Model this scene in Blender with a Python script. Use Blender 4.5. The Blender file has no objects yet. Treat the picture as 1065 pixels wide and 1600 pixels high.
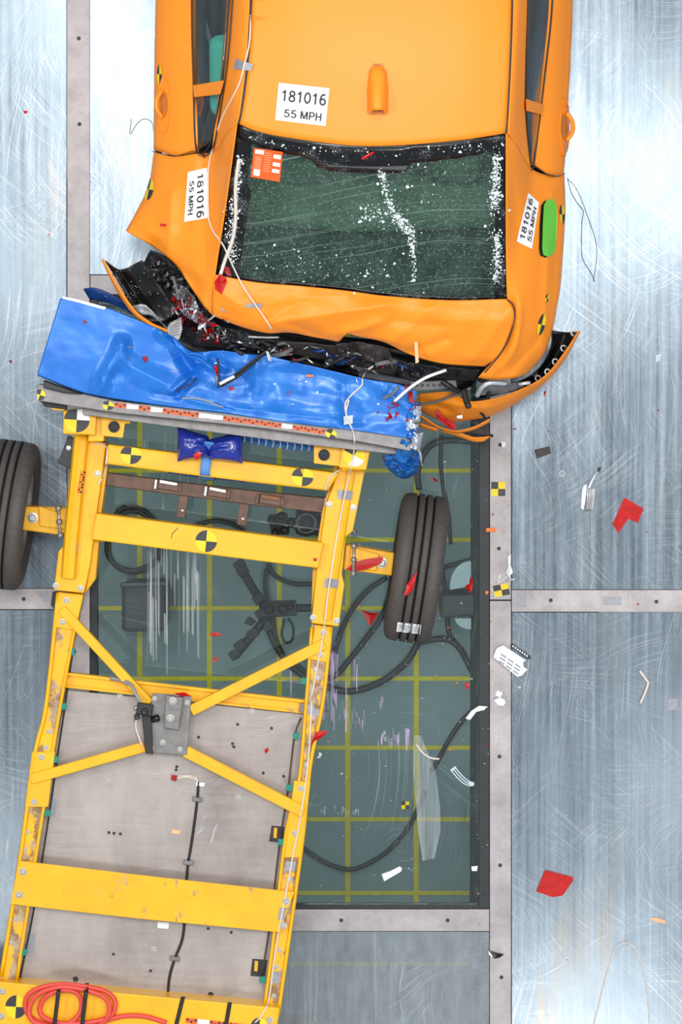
import bpy, bmesh, math, random
from mathutils import Vector, Matrix, noise
from mathutils.bvhtree import BVHTree

scene = bpy.context.scene
COL = scene.collection
random.seed(7)

# ------------------------------------------------------------------ camera
D = 14.0                      # camera height above the plates
FPX = 4828.0                  # focal length in pixels of a 1065x1600 picture
TILT = math.atan(250 / FPX)
cam_d = bpy.data.cameras.new('overhead_camera')
cam = bpy.data.objects.new('overhead_camera', cam_d)
COL.objects.link(cam)
cam_d.sensor_fit = 'VERTICAL'
cam_d.sensor_height = 36.0
cam_d.lens = FPX / 1600 * 36.0
cam_d.clip_end = 100
cam.location = (0, 0, D)
cam.rotation_euler = (-TILT, 0, 0)
scene.camera = cam
CROT = Matrix.Rotation(-TILT, 3, 'X')

# ------------------------------------------------------------------ world, lamps, exposure
scene.view_settings.view_transform = 'Standard'
scene.view_settings.look = 'None'
scene.view_settings.gamma = 1.0
scene.view_settings.exposure = 0.0
world = bpy.data.worlds.new('hall')
scene.world = world
world.use_nodes = True
bg = world.node_tree.nodes['Background']
bg.inputs[0].default_value = (0.90, 0.96, 1.0, 1)
bg.inputs[1].default_value = 0.50

def lamp(name, x, y, z, sx, sy, watts, color=(1, 0.98, 0.95)):
    l = bpy.data.lights.new(name, 'AREA')
    l.shape = 'RECTANGLE'
    l.size, l.size_y, l.energy, l.color = sx, sy, watts, color
    o = bpy.data.objects.new(name, l)
    COL.objects.link(o)
    o.location = (x, y, z)
    o.rotation_euler = Vector((x, y + 0.4, z)).to_track_quat('Z', 'Y').to_euler()
    return o

lamp('hall_floodlight', 2.95, 1.5, 13.0, 1.0, 0.9, 100)
lamp('hall_floodlight', -1.95, 2.7, 13.0, 0.5, 1.8, 120)
lamp('hall_floodlight', 2.1, -6.5, 13.0, 1.0, 0.7, 165)
lamp('hall_floodlight', -3.2, 0.9, 13.0, 0.8, 1.4, 60)
lamp('hall_floodlight', -3.4, -4.8, 13.0, 1.2, 1.2, 60)
lamp('overhead_fill', 0.35, 1.5, 14.8, 1.7, 1.7, 520)  # added fill lamp, placed so its reflection falls on the car
lamp('hall_floodlight', 3.2, -3.9, 13.0, 0.7, 1.0, 30)
lamp('hall_floodlight', 0.6, 6.5, 13.0, 2.5, 1.0, 220)

lamp('side_fill', -6.5, 1.5, 10.0, 2.0, 2.0, 300)  # added fill lamp, unseen, lights the cabin and car side
lamp('side_fill', 6.5, -0.5, 10.0, 2.0, 2.0, 190)  # matching added fill lamp on the other side, unseen

def pit_fill(x, y, ln, watts, tilt):
    """added strip lights hidden under the frame, brightening the observation pit"""
    l = bpy.data.lights.new('pit_fill_light', 'AREA')
    l.shape = 'RECTANGLE'
    l.size, l.size_y, l.energy, l.color = .03, ln, watts, (.93, 1, .98)
    o = bpy.data.objects.new('pit_fill_light', l)
    COL.objects.link(o)
    o.location = (x, y, -.075)
    o.rotation_euler = (0, tilt, 0)
pit_fill(.642, -1.1, 2.6, 18, -.5)
pit_fill(-1.118, -1.1, 2.6, 18, .5)

# ------------------------------------------------------------------ pixel of the photograph + height -> place
def ray(px, py):
    return (CROT @ Vector(((px - 532.5) / FPX, -(py - 800.0) / FPX, -1.0))).normalized()

def P(px, py, z):
    d = ray(px, py)
    t = (z - D) / d.z
    return Vector((d.x * t, d.y * t, z))

def pxs(z=0.0):               # metres per pixel at height z
    return (D - z) / FPX

# ------------------------------------------------------------------ materials
def srgb(r, g, b):
    f = lambda c: c / 12.92 if c <= 0.04045 else ((c + 0.055) / 1.055) ** 2.4
    return (f(r / 255), f(g / 255), f(b / 255), 1)

class NT:
    def __init__(self, name):
        self.m = bpy.data.materials.new(name)
        self.m.use_nodes = True
        self.t = self.m.node_tree
        self.b = self.t.nodes['Principled BSDF']
        self.out = self.t.nodes['Material Output']
    def n(self, kind, **kw):
        nd = self.t.nodes.new(kind)
        for k, v in kw.items():
            setattr(nd, k, v)
        return nd
    def l(self, a, b):
        self.t.links.new(a, b)
    def pos(self, scale=(1, 1, 1), rot=0.0, loc=(0, 0, 0), src=None):
        if src is None:
            src = self.n('ShaderNodeNewGeometry').outputs['Position']
        mp = self.n('ShaderNodeMapping')
        self.l(src, mp.inputs[0])
        mp.inputs['Location'].default_value = loc
        mp.inputs['Rotation'].default_value = (0, 0, rot)
        mp.inputs['Scale'].default_value = scale
        return mp.outputs[0]
    def noise(self, vec, scale=1, detail=5, rough=0.6, dist=0.0):
        nd = self.n('ShaderNodeTexNoise')
        self.l(vec, nd.inputs['Vector'])
        nd.inputs['Scale'].default_value = scale
        nd.inputs['Detail'].default_value = detail
        nd.inputs['Roughness'].default_value = rough
        nd.inputs['Distortion'].default_value = dist
        return nd.outputs['Fac']
    def ramp(self, fac, lo, hi, a=0.0, b=1.0):
        nd = self.n('ShaderNodeMapRange')
        self.l(fac, nd.inputs[0])
        for i, v in enumerate((lo, hi, a, b)):
            nd.inputs[i + 1].default_value = v
        return nd.outputs[0]
    def mul(self, a, b, op='MULTIPLY'):
        nd = self.n('ShaderNodeMath', operation=op, use_clamp=True)
        for i, v in enumerate((a, b)):
            if isinstance(v, (int, float)):
                nd.inputs[i].default_value = v
            else:
                self.l(v, nd.inputs[i])
        return nd.outputs[0]
    def mix(self, fac, a, b):
        nd = self.n('ShaderNodeMix', data_type='RGBA')
        for s, v in ((nd.inputs[0], fac), (nd.inputs[6], a), (nd.inputs[7], b)):
            if isinstance(v, (int, float)) or isinstance(v, tuple):
                s.default_value = v
            else:
                self.l(v, s)
        return nd.outputs[2]
    def lines(self, rot, sx, sy, width, warp=0.0, seed=0.0):
        """thin scratches of finite length along one direction"""
        v = self.pos((1, 1, 1), rot, (seed, seed * 1.7, 0))
        if warp:
            nz = self.n('ShaderNodeTexNoise')
            nz.inputs['Scale'].default_value = 1.1
            nz.inputs['Detail'].default_value = 1.0
            self.l(v, nz.inputs['Vector'])
            ad = self.n('ShaderNodeVectorMath', operation='MULTIPLY_ADD')
            self.l(nz.outputs['Color'], ad.inputs[0])
            ad.inputs[1].default_value = (warp, warp, 0)
            self.l(v, ad.inputs[2])
            v = ad.outputs[0]
        v = self.pos((sx * 22, sy * .9, 1), 0, (0, 0, 0), v)
        f = self.noise(v, 1, 2, .5)
        return self.ramp(f, .61, .70)
    def bump(self, h, strength=0.2, dist=0.01):
        nd = self.n('ShaderNodeBump')
        nd.inputs['Strength'].default_value = strength
        nd.inputs['Distance'].default_value = dist
        self.l(h, nd.inputs['Height'])
        self.l(nd.outputs[0], self.b.inputs['Normal'])

M = {}
def simple(name, rgb, rough=0.5, metal=0.0, var=0.0, vscale=30, bump=0.0, spec=0.5, coat=0.0):
    t = NT(name)
    c = srgb(*rgb)
    b = t.b
    b.inputs['Base Color'].default_value = c
    b.inputs['Roughness'].default_value = rough
    b.inputs['Metallic'].default_value = metal
    b.inputs['Specular IOR Level'].default_value = spec
    b.inputs['Coat Weight'].default_value = coat
    if var or bump:
        f = t.noise(t.pos(), vscale, 6)
        if var:
            dk = tuple(v * (1 - var) for v in c[:3]) + (1,)
            lt = tuple(min(1, v * (1 + var)) for v in c[:3]) + (1,)
            t.l(t.mix(t.ramp(f, .3, .7), dk, lt), b.inputs['Base Color'])
        if bump:
            t.bump(f, bump, 0.004)
    M[name] = t.m
    return t

simple('car_paint', (255, 148, 34), 0.42, 0, .02, 3, spec=.4)
simple('car_edge', (196, 120, 48), 0.6, 0, .2, 40)
simple('black_plastic', (26, 27, 30), 0.45, 0, .25, 60, .15)
simple('black_gloss', (14, 15, 17), 0.3)
simple('dark_trim', (44, 46, 50), 0.6, 0, .3, 40, .2)
simple('grey_plastic', (112, 112, 114), 0.55, 0, .2, 40)
simple('dark_brown_panel', (52, 46, 43), 0.55, 0, .35, 25, .3)
simple('crumpled_metal', (172, 172, 176), 0.38, .7, .35, 35, .4)
simple('bare_metal', (190, 190, 192), 0.35, .85, .15, 40)
simple('steel_bolt', (178, 176, 172), 0.35, .8, .15, 200)
simple('aluminium', (124, 122, 122), 0.42, .5, .2, 25, .08)
simple('rubber', (76, 71, 69), 0.62, 0, .18, 60, .15)
simple('rubber_groove', (10, 10, 10), 0.8)
simple('black_cable', (24, 26, 28), 0.5)
simple('white_wire', (226, 214, 204), 0.5)
simple('red_cable', (226, 78, 66), 0.45)
simple('white_plastic', (236, 238, 242), 0.35)
simple('grey_slats', (150, 156, 166), 0.4)
simple('white_paper', (250, 250, 252), 0.6)
simple('ink', (40, 44, 54), 0.6)
simple('label_orange', (250, 98, 30), 0.5)
simple('label_line', (255, 186, 140), 0.5)
simple('red_lens', (188, 8, 8), 0.3, 0, .25, 60, spec=.25)
simple('red_dark', (150, 18, 22), 0.2, 0, .3, 60, coat=.4)
simple('orange_chip', (250, 130, 40), 0.5)
simple('target_yellow', (244, 212, 24), 0.5)
simple('target_black', (44, 46, 52), 0.5)
simple('duct_tape', (150, 150, 158), 0.42, .2, .15, 60, .3)
simple('teal_tab', (0, 128, 108), 0.5)
simple('green_flap', (104, 196, 62), 0.4)
simple('teal_shirt', (84, 214, 188), 0.75, 0, .08, 40)
simple('dummy_skin', (206, 186, 178), 0.6)
simple('seat_cloth', (120, 130, 122), 0.9, 0, .1, 200)
simple('interior_dark', (52, 58, 58), 0.85, 0, .15, 40)
simple('brown_steel', (92, 66, 54), 0.42, .25, .3, 22, .2)
simple('blue_bag', (30, 48, 150), 0.22, 0, .15, 6, .1, coat=.3)
simple('blue_strap', (84, 138, 206), 0.5)
simple('navy_panel', (18, 58, 122), 0.5, 0, .2, 20)
simple('blue_foil', (30, 112, 196), 0.3, .3, .3, 60, .5)
simple('silver_foil', (214, 222, 232), 0.3, .5, .25, 80, .5)
simple('beige_wood', (142, 100, 70), 0.7, 0, .2, 12)
simple('pit_wall', (70, 82, 86), 0.8, 0, .15, 4)
simple('gasket', (30, 38, 44), 0.5, 0, .3, 30)
simple('pale_dish', (140, 158, 162), 0.4)
simple('yellow_line', (196, 178, 10), 0.7, 0, .12, 20)
simple('clear_bit', (205, 216, 226), 0.2)

# blue barrier skin: painted sheet with scuffs
t = NT('barrier_blue')
f = t.noise(t.pos(), 7, 6)
sc = t.lines(.6, 22, 5, .02, .6, 3)
msk = t.ramp(t.noise(t.pos(), 3, 4), .52, .62)
c = t.mix(t.ramp(f, .3, .7), srgb(22, 104, 200), srgb(36, 124, 218))
c = t.mix(t.mul(t.mul(sc, msk), .12), c, srgb(190, 205, 230))
st = t.ramp(t.noise(t.pos((3, 9, 3), .1, (4, 2, 0)), 2.2, 5), .66, .7)
c = t.mix(t.mul(st, .7), c, srgb(140, 128, 84))
t.l(c, t.b.inputs['Base Color'])
t.b.inputs['Roughness'].default_value = .3
t.b.inputs['Metallic'].default_value = .1
M['barrier_blue'] = t.m

def yellow(name, wear, lo, rust, vs):
    t = NT(name)
    f = t.noise(t.pos(), 5, 6)
    c = t.mix(t.ramp(f, .3, .7), srgb(238, 172, 2), srgb(248, 190, 8))
    w = t.ramp(t.noise(t.pos((1, .55, 1), .15), vs, 8, .68), lo, lo + .05)
    c = t.mix(t.mul(w, wear), c, t.mix(t.ramp(t.noise(t.pos(), 18, 4), .4, .6), srgb(*rust), srgb(176, 160, 142)))
    s = t.lines(.2, 60, 8, .03, .5, 5)
    s = t.mul(s, t.ramp(t.noise(t.pos(), 9, 3), .56, .64))
    c = t.mix(t.mul(s, .6), c, srgb(122, 92, 40))
    t.l(c, t.b.inputs['Base Color'])
    t.b.inputs['Roughness'].default_value = .38
    M[name] = t.m
yellow('trolley_yellow', .7, .655, (150, 108, 40), 9)
yellow('trolley_worn', .9, .47, (120, 86, 58), 12)
yellow('trolley_scuffed', .8, .60, (150, 108, 40), 16)

# brushed, scratched floor plates
def plates(name, dark, light, metal, scratch, dirt, rough=.25):
    t = NT(name)
    streak = t.noise(t.pos((38, .7, 1)), 1, 7, .7)
    blotch = t.noise(t.pos((1.2, .6, 1)), 1.6, 5)
    fine = t.noise(t.pos((6, 3, 1)), 8, 6, .7)
    k = t.mul(t.ramp(streak, .3, .7), .6)
    k = t.mul(k, t.mul(t.ramp(blotch, .3, .7), .4), 'ADD')
    k = t.mul(k, t.mul(t.ramp(fine, .3, .7), .10), 'ADD')
    c = t.mix(k, srgb(*dark), srgb(*light))
    # brown grime in lengthwise streaks
    dm = t.mul(t.ramp(t.noise(t.pos((2.6, .55, 1), 0, (.3, 1.1, 0)), 1, 3), .56, .70), t.ramp(t.noise(t.pos((55, 1.6, 1)), 1, 5), .38, .7))
    c = t.mix(t.mul(dm, dirt), c, srgb(136, 126, 110))
    sm = None
    for i, (r, sx, sy, w, wp) in enumerate(((.2, 9, .8, .006, .3), (1.1, 14, 1.2, .008, .4), (2.3, 12, .9, .006, .3),
                                            (-.5, 24, 3.0, .014, .6), (1.7, 30, 4.0, .016, .5), (.75, 34, 5.0, .018, .5), (2.7, 26, 3.6, .014, .6))):
        s = t.lines(r, sx, sy, w, wp, 3.1 * i + 1)
        gate = t.ramp(t.noise(t.pos((1, 1, 1), 0, (i * 2.7, i, 0)), 1.7, 4), .47, .62)
        s = t.mul(s, gate)
        sm = s if sm is None else t.mul(sm, s, 'MAXIMUM')
    c = t.mix(t.mul(sm, scratch), c, srgb(228, 236, 244))
    t.l(c, t.b.inputs['Base Color'])
    t.b.inputs['Metallic'].default_value = metal
    r = t.mul(t.ramp(streak, .2, .8, rough - .05, rough + .1), t.mul(t.ramp(fine, .3, .7), .04), 'ADD')
    t.l(r, t.b.inputs['Roughness'])
    t.bump(t.mul(t.mul(streak, .5), sm, 'ADD'), .03, .003)
    M[name] = t
    return t
plates('floor_plate', (70, 84, 96), (142, 156, 168), .55, .5, 1.0, .18)
M['floor_plate'] = M['floor_plate'].m

# frame strips
t = NT('frame_strip')
f = t.noise(t.pos(), 6, 7, .7)
c = t.mix(t.ramp(f, .3, .7), srgb(150, 144, 146), srgb(190, 184, 186))
d = t.mul(t.ramp(t.noise(t.pos((3, 3, 1), .3), 5, 8, .7), .60, .74), .55)
c = t.mix(d, c, srgb(88, 82, 78))
s = t.mul(t.lines(.3, 18, 2.5, .03, .8, 9), t.ramp(t.noise(t.pos(), 3, 3), .5, .6))
c = t.mix(t.mul(s, .5), c, srgb(96, 90, 88))
t.l(c, t.b.inputs['Base Color'])
t.b.inputs['Roughness'].default_value = .5
t.b.inputs['Metallic'].default_value = .25
M['frame_strip'] = t.m

# deck plate of the trolley
t = NT('deck_metal')
f = t.noise(t.pos((1.2, .5, 1), .15), 3, 6)
g = t.noise(t.pos((4, 30, 1), .12), 1.5, 5)
c = t.mix(t.ramp(f, .3, .7), srgb(136, 128, 125), srgb(178, 170, 165))
c = t.mix(t.mul(t.ramp(g, .4, .8), .3), c, srgb(190, 184, 182))
s = t.mul(t.lines(1.1, 24, 6, .03, 1.1, 4), t.ramp(t.noise(t.pos(), 5, 3), .56, .64))
c = t.mix(t.mul(s, .5), c, srgb(218, 214, 214))
t.l(c, t.b.inputs['Base Color'])
t.b.inputs['Roughness'].default_value = .36
t.b.inputs['Metallic'].default_value = .45
M['deck_metal'] = t.m

# pit floor paint
t = NT('pit_floor')
f = t.noise(t.pos(), 2.2, 6)
c = t.mix(t.ramp(f, .3, .7), srgb(104, 120, 122), srgb(122, 138, 139))
t.l(c, t.b.inputs['Base Color'])
t.b.inputs['Roughness'].default_value = .7
M['pit_floor'] = t.m

# panes: clear sheet with a thin reflecting surface, scuffs and lengthwise pale streaks
def pane(name, tint, refl, scuff, scuffmax, haze, gloss=.02):
    t = NT(name)
    t.t.nodes.remove(t.b)
    tr = t.n('ShaderNodeBsdfTransparent')
    tr.inputs[0].default_value = tint
    gl = t.n('ShaderNodeBsdfGlossy')
    gl.inputs['Roughness'].default_value = gloss
    df = t.n('ShaderNodeBsdfPrincipled')
    df.inputs['Base Color'].default_value = srgb(186, 196, 206)
    df.inputs['Roughness'].default_value = .45
    lw = t.n('ShaderNodeLayerWeight')
    lw.inputs[0].default_value = .5
    fr = t.mul(t.mul(t.mul(lw.outputs['Facing'], 5.0, 'POWER'), .9), .04, 'ADD')
    m1 = t.n('ShaderNodeMixShader')
    t.l(t.mul(fr, refl), m1.inputs[0])
    t.l(tr.outputs[0], m1.inputs[1])
    t.l(gl.outputs[0], m1.inputs[2])
    m2 = t.n('ShaderNodeMixShader')
    st = t.noise(t.pos((70, .8, 1)), 1, 6, .7)
    a = t.mul(t.ramp(st, .55, .72), t.ramp(t.noise(t.pos((3, .8, 1), 0, (1.3, .2, 0)), 1.2, 3), .5, .66))
    s = t.mul(t.lines(.15, 12, .9, .012, .5, 2), t.ramp(t.noise(t.pos(), 2, 3), .5, .6))
    s2 = t.mul(t.lines(1.3, 16, 2, .02, 1.2, 7), t.ramp(t.noise(t.pos(), 2.6, 3), .52, .62))
    a = t.mul(t.mul(a, .5), t.mul(s, s2, 'MAXIMUM'), 'ADD')
    h = t.mul(t.ramp(t.noise(t.pos((9, 3, 1)), 2, 7, .7), .1, .9), haze)
    t.l(t.mul(t.mul(a, scuffmax), h, 'ADD'), m2.inputs[0])
    t.l(m1.outputs[0], m2.inputs[1])
    t.l(df.outputs[0], m2.inputs[2])
    t.l(m2.outputs[0], t.out.inputs[0])
    M[name] = t.m
pane('clear_pane', (.84, .90, .90, 1), 1.3, .5, .2, .012)
pane('scratched_pane', (.72, .78, .80, 1), 1.3, .7, .6, .45, .3)
pane('door_glass', (.86, .91, .91, 1), 1.5, 0, .06, .03)

# shattered rear window
t = NT('shattered_glass')
t.t.nodes.remove(t.b)
tr = t.n('ShaderNodeBsdfTransparent'); tr.inputs[0].default_value = (.68, .80, .74, 1)
gl = t.n('ShaderNodeBsdfGlossy'); gl.inputs['Roughness'].default_value = .12
gl.inputs[0].default_value = (.7, .85, .82, 1)
df = t.n('ShaderNodeBsdfDiffuse'); df.inputs[0].default_value = srgb(170, 196, 188)
gf = t.n('ShaderNodeNewGeometry').outputs['Position']
vo = t.n('ShaderNodeTexVoronoi', feature='DISTANCE_TO_EDGE'); vo.inputs['Scale'].default_value = 120
t.l(gf, vo.inputs['Vector'])
vc = t.n('ShaderNodeTexVoronoi'); vc.inputs['Scale'].default_value = 150
t.l(gf, vc.inputs['Vector'])
bw = t.n('ShaderNodeRGBToBW'); t.l(vc.outputs['Color'], bw.inputs[0])
cr = t.mul(t.ramp(vo.outputs['Distance'], 0, .09, 1, 0), t.ramp(t.noise(t.pos(), 9, 5), .35, .7))
sp = t.ramp(bw.outputs[0], .72, .86)
a = t.mul(t.mul(cr, .22), t.mul(sp, .15), 'ADD')
ln = t.mul(t.lines(1.45, 7, .8, .01, .3, 3), .25)
a = t.mul(a, ln, 'MAXIMUM')
m1 = t.n('ShaderNodeMixShader'); m1.inputs[0].default_value = .05
t.l(tr.outputs[0], m1.inputs[1]); t.l(gl.outputs[0], m1.inputs[2])
m2 = t.n('ShaderNodeMixShader'); t.l(a, m2.inputs[0])
t.l(m1.outputs[0], m2.inputs[1]); t.l(df.outputs[0], m2.inputs[2])
t.l(m2.outputs[0], t.out.inputs[0])
M['shattered_glass'] = t.m
simple('glass_crumb', (214, 226, 228), .15)

# ------------------------------------------------------------------ object helpers
WL = {}                       # world position of every object's origin
SURF = []                     # (verts, faces) that things can be laid on
BVH = [None]

def empty(name, loc, label, cat, group=None):
    o = bpy.data.objects.new(name, None)
    o.empty_display_size = .1
    COL.objects.link(o)
    o.location = loc
    WL[o.name] = Vector(loc)
    tag(o, label, cat, group)
    return o

def tag(o, label=None, cat=None, group=None, kind=None):
    if label: o['label'] = label
    if cat: o['category'] = cat
    if group: o['group'] = group
    if kind: o['kind'] = kind
    return o

def make(name, verts, faces, mats, parent=None, smooth=False, fm=None, surf=False, bevel=0, solid=0, up=False, origin=None):
    vs = [Vector(v) for v in verts]
    if up:
        a = Vector()
        for f in faces:
            a += (vs[f[1]] - vs[f[0]]).cross(vs[f[2]] - vs[f[0]])
        if a.z < 0:
            faces = [tuple(reversed(f)) for f in faces]
    if origin is None:
        lo = Vector([min(v[i] for v in vs) for i in range(3)])
        hi = Vector([max(v[i] for v in vs) for i in range(3)])
        origin = Vector(((lo.x + hi.x) / 2, (lo.y + hi.y) / 2, lo.z))
    me = bpy.data.meshes.new(name)
    me.from_pydata([v - origin for v in vs], [], faces)
    for m in (mats if isinstance(mats, (list, tuple)) else [mats]):
        me.materials.append(M[m])
    if fm:
        for p, i in zip(me.polygons, fm):
            p.material_index = i
    me.validate()
    if smooth:
        for p in me.polygons:
            p.use_smooth = True
    o = bpy.data.objects.new(name, me)
    COL.objects.link(o)
    WL[o.name] = origin.copy()
    if parent:
        o.parent = parent
        o.location = origin - WL[parent.name]
    else:
        o.location = origin
    if bevel:
        b = o.modifiers.new('bevel', 'BEVEL')
        b.width = bevel; b.segments = 2; b.limit_method = 'ANGLE'; b.angle_limit = .6
    if solid:
        s = o.modifiers.new('thickness', 'SOLIDIFY')
        s.thickness = solid; s.offset = -1
    if surf:
        SURF.append((vs, faces)); BVH[0] = None
    return o

def bvh():
    if BVH[0] is None:
        V, F = [], []
        for vs, fs in SURF:
            b = len(V)
            V += vs
            F += [tuple(i + b for i in f) for f in fs]
        BVH[0] = BVHTree.FromPolygons(V, F)
    return BVH[0]

def drape(px, py, eps=.002, default=0.0):
    """point on the topmost built surface that the photo shows at this pixel"""
    d = ray(px, py)
    h, n, i, dist = bvh().ray_cast(Vector((0, 0, D)), d)
    if h is None:
        return P(px, py, default + eps), Vector((0, 0, 1))
    if n.dot(d) > 0:
        n = -n
    return h + n * eps, n

def cr(pts, n, closed=False):
    """Catmull-Rom resampling of a list of tuples, evenly by arc length"""
    pts = [Vector(p) for p in pts]
    if len(pts) == 2:
        return [pts[0].lerp(pts[1], i / (n - 1)) for i in range(n)]
    seg = len(pts) if closed else len(pts) - 1
    dense = []
    for i in range(seg):
        if closed:
            p0, p1, p2, p3 = (pts[(i + k) % len(pts)] for k in (-1, 0, 1, 2))
        else:
            p1, p2 = pts[i], pts[i + 1]
            p0 = pts[i - 1] if i else p1 * 2 - p2
            p3 = pts[i + 2] if i + 2 < len(pts) else p2 * 2 - p1
        for k in range(12):
            u = k / 12
            dense.append(.5 * ((2 * p1) + (p2 - p0) * u + (2 * p0 - 5 * p1 + 4 * p2 - p3) * u * u + (3 * p1 - p0 - 3 * p2 + p3) * u ** 3))
    if not closed:
        dense.append(pts[-1])
        return resample(dense, n)
    return resample(dense + [dense[0]], n + 1)[:-1]

def resample(pts, n):
    pts = [Vector(p) for p in pts]
    L = [0]
    for a, b in zip(pts, pts[1:]):
        L.append(L[-1] + (b - a).length)
    out, j = [], 0
    for i in range(n):
        s = L[-1] * i / (n - 1)
        while j < len(pts) - 2 and L[j + 1] < s:
            j += 1
        d = L[j + 1] - L[j]
        out.append(pts[j].lerp(pts[j + 1], (s - L[j]) / d if d > 1e-9 else 0))
    return out

def slab(name, pts, zt, zb, mat, parent=None, bevel=.003, surf=True):
    """solid plate or beam; pts = outline of its top in the photo (a third value overrides the top height)"""
    top = [P(p[0], p[1], p[2] if len(p) > 2 else zt) for p in pts]
    a = sum(top[i].x * top[(i + 1) % len(top)].y - top[(i + 1) % len(top)].x * top[i].y for i in range(len(top)))
    if a < 0:
        top.reverse()
    n = len(top)
    V = top + [Vector((v.x, v.y, zb + (v.z - zt))) for v in top]
    F = [tuple(range(n)), tuple(range(2 * n - 1, n - 1, -1))]
    F += [(i, i + n, (i + 1) % n + n, (i + 1) % n) for i in range(n)]
    return make(name, V, F, mat, parent, bevel=bevel, surf=surf)

def bar(name, p1, p2, w, zt, zb, mat, parent=None, bevel=.004, zt2=None):
    """straight beam of w pixels width between two pixels"""
    a, b = Vector(p1), Vector(p2)
    d = (b - a).normalized()
    s = Vector((-d.y, d.x)) * (w / 2)
    z2 = zt if zt2 is None else zt2
    return slab(name, [(*(a + s), zt), (*(a - s), zt), (*(b - s), z2), (*(b + s), z2)], zt, zb, mat, parent, bevel)

def loft(name, rails, nu, nv, mat, parent=None, solid=0, disp=None, smooth=True, surf=True, linear=False, fm=None):
    R = [(resample(r, nu) if linear else cr(r, nu)) for r in rails]
    rows = []
    for j in range(nu):
        col = cr([r[j] for r in R], nv)
        rows.append(col)
    V = []
    for row in rows:
        for v in row:
            z = v.z
            if disp:
                z += disp(v.x, v.y)
            V.append(P(v.x, v.y, z))
    F = []
    for j in range(nu - 1):
        for k in range(nv - 1):
            a = j * nv + k
            F.append((a, a + 1, a + nv + 1, a + nv))
    fmi = [fm(j, k) for j in range(nu - 1) for k in range(nv - 1)] if fm else None
    return make(name, V, F, mat, parent, smooth=smooth, surf=surf, solid=solid, up=True, fm=fmi)

def tubew(name, pts, r, mat, parent=None, sides=8, n=None, closed=False, smooth=True, r2=None, surf=False):
    """tube through world points"""
    pts = cr(pts, n or max(6, len(pts) * 5), closed) if len(pts) > 2 else [Vector(p) for p in pts]
    V, F = [], []
    m = len(pts)
    up = Vector((0, 0, 1))
    for i, p in enumerate(pts):
        if closed:
            tn = (pts[(i + 1) % m] - pts[i - 1])
        else:
            tn = (pts[min(i + 1, m - 1)] - pts[max(i - 1, 0)])
        tn.normalize()
        if abs(tn.dot(up)) > .95:
            up = Vector((1, 0, 0)) if abs(tn.x) < .9 else Vector((0, 1, 0))
        s = tn.cross(up).normalized()
        u = s.cross(tn)
        up = u
        rr = r if r2 is None else r + (r2 - r) * i / (m - 1)
        for k in range(sides):
            a = 2 * math.pi * k / sides
            V.append(p + (s * math.cos(a) + u * math.sin(a)) * rr)
    for i in range(m if closed else m - 1):
        j = (i + 1) % m
        for k in range(sides):
            F.append((i * sides + k, i * sides + (k + 1) % sides, j * sides + (k + 1) % sides, j * sides + k))
    if not closed:
        F.append(tuple(reversed(range(sides))))
        F.append(tuple(range((m - 1) * sides, m * sides)))
    return make(name, V, F, mat, parent, smooth=smooth, surf=surf)

def tube(name, pts, r, mat, parent=None, **k):
    return tubew(name, [P(*p) for p in pts], r, mat, parent, **k)

def wire(name, pts, r, mat, parent=None, n=None, lift=.0, **k):
    """thin wire lying on whatever is under it"""
    q = cr([(p[0], p[1], 0) for p in pts], n or len(pts) * 6)
    zs = [drape(v.x, v.y, r * 1.02 + lift)[0].z for v in q]
    for w in (4, 2):              # a wire bridges small gaps instead of dropping into them
        zs = [sorted(zs[max(0, i - w):i + w + 1])[len(zs[max(0, i - w):i + w + 1]) // 2] for i in range(len(zs))]
    zs = [max(a, drape(v.x, v.y, r * 1.02)[0].z if abs(drape(v.x, v.y, 0)[0].z - a) < .05 else a) for a, v in zip(zs, q)]
    return tubew(name, [P(v.x, v.y, z) for v, z in zip(q, zs)], r, mat, parent, sides=6, n=len(q), **k)

def boxw(name, c, half, mat, parent=None, rz=0, bevel=.003, surf=False):
    c = Vector(c)
    R = Matrix.Rotation(rz, 3, 'Z')
    V = [c + R @ Vector((x * half[0], y * half[1], z * half[2])) for x in (-1, 1) for y in (-1, 1) for z in (-1, 1)]
    F = [(0, 1, 3, 2), (4, 6, 7, 5), (0, 4, 5, 1), (2, 3, 7, 6), (0, 2, 6, 4), (1, 5, 7, 3)]
    return make(name, V, F, mat, parent, bevel=bevel, surf=surf)

def lathe(name, c, axis, prof, mat, parent=None, seg=40, smooth=True, mats=None, fm=None, surf=False, closed=False):
    """prof = (distance along axis, radius)"""
    c, axis = Vector(c), Vector(axis).normalized()
    s = axis.orthogonal().normalized()
    u = axis.cross(s)
    V, F, FI = [], [], []
    n = len(prof)
    for i in range(seg):
        a = 2 * math.pi * i / seg
        for d, r in prof:
            V.append(c + axis * d + (s * math.cos(a) + u * math.sin(a)) * r)
    for i in range(seg):
        j = (i + 1) % seg
        for k in range(n if closed else n - 1):
            k2 = (k + 1) % n
            F.append((i * n + k, j * n + k, j * n + k2, i * n + k2))
            FI.append(fm[k] if fm else 0)
    return make(name, V, F, mats or mat, parent, smooth=smooth, fm=FI, surf=surf)

def sticker(name, quad, mat, parent, nu=6, nv=5, eps=.0025):
    """quad = TL, TR, BR, BL pixels; a film laid on the surface"""
    q = [Vector(p) for p in quad]
    V, F = [], []
    for j in range(nv):
        for i in range(nu):
            u, v = i / (nu - 1), j / (nv - 1)
            p = q[0].lerp(q[1], u).lerp(q[3].lerp(q[2], u), v)
            V.append(drape(p.x, p.y, eps)[0])
    for j in range(nv - 1):
        for i in range(nu - 1):
            a = j * nu + i
            F.append((a, a + nu, a + nu + 1, a + 1))
    return make(name, V, F, mat, parent, up=True)

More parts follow.
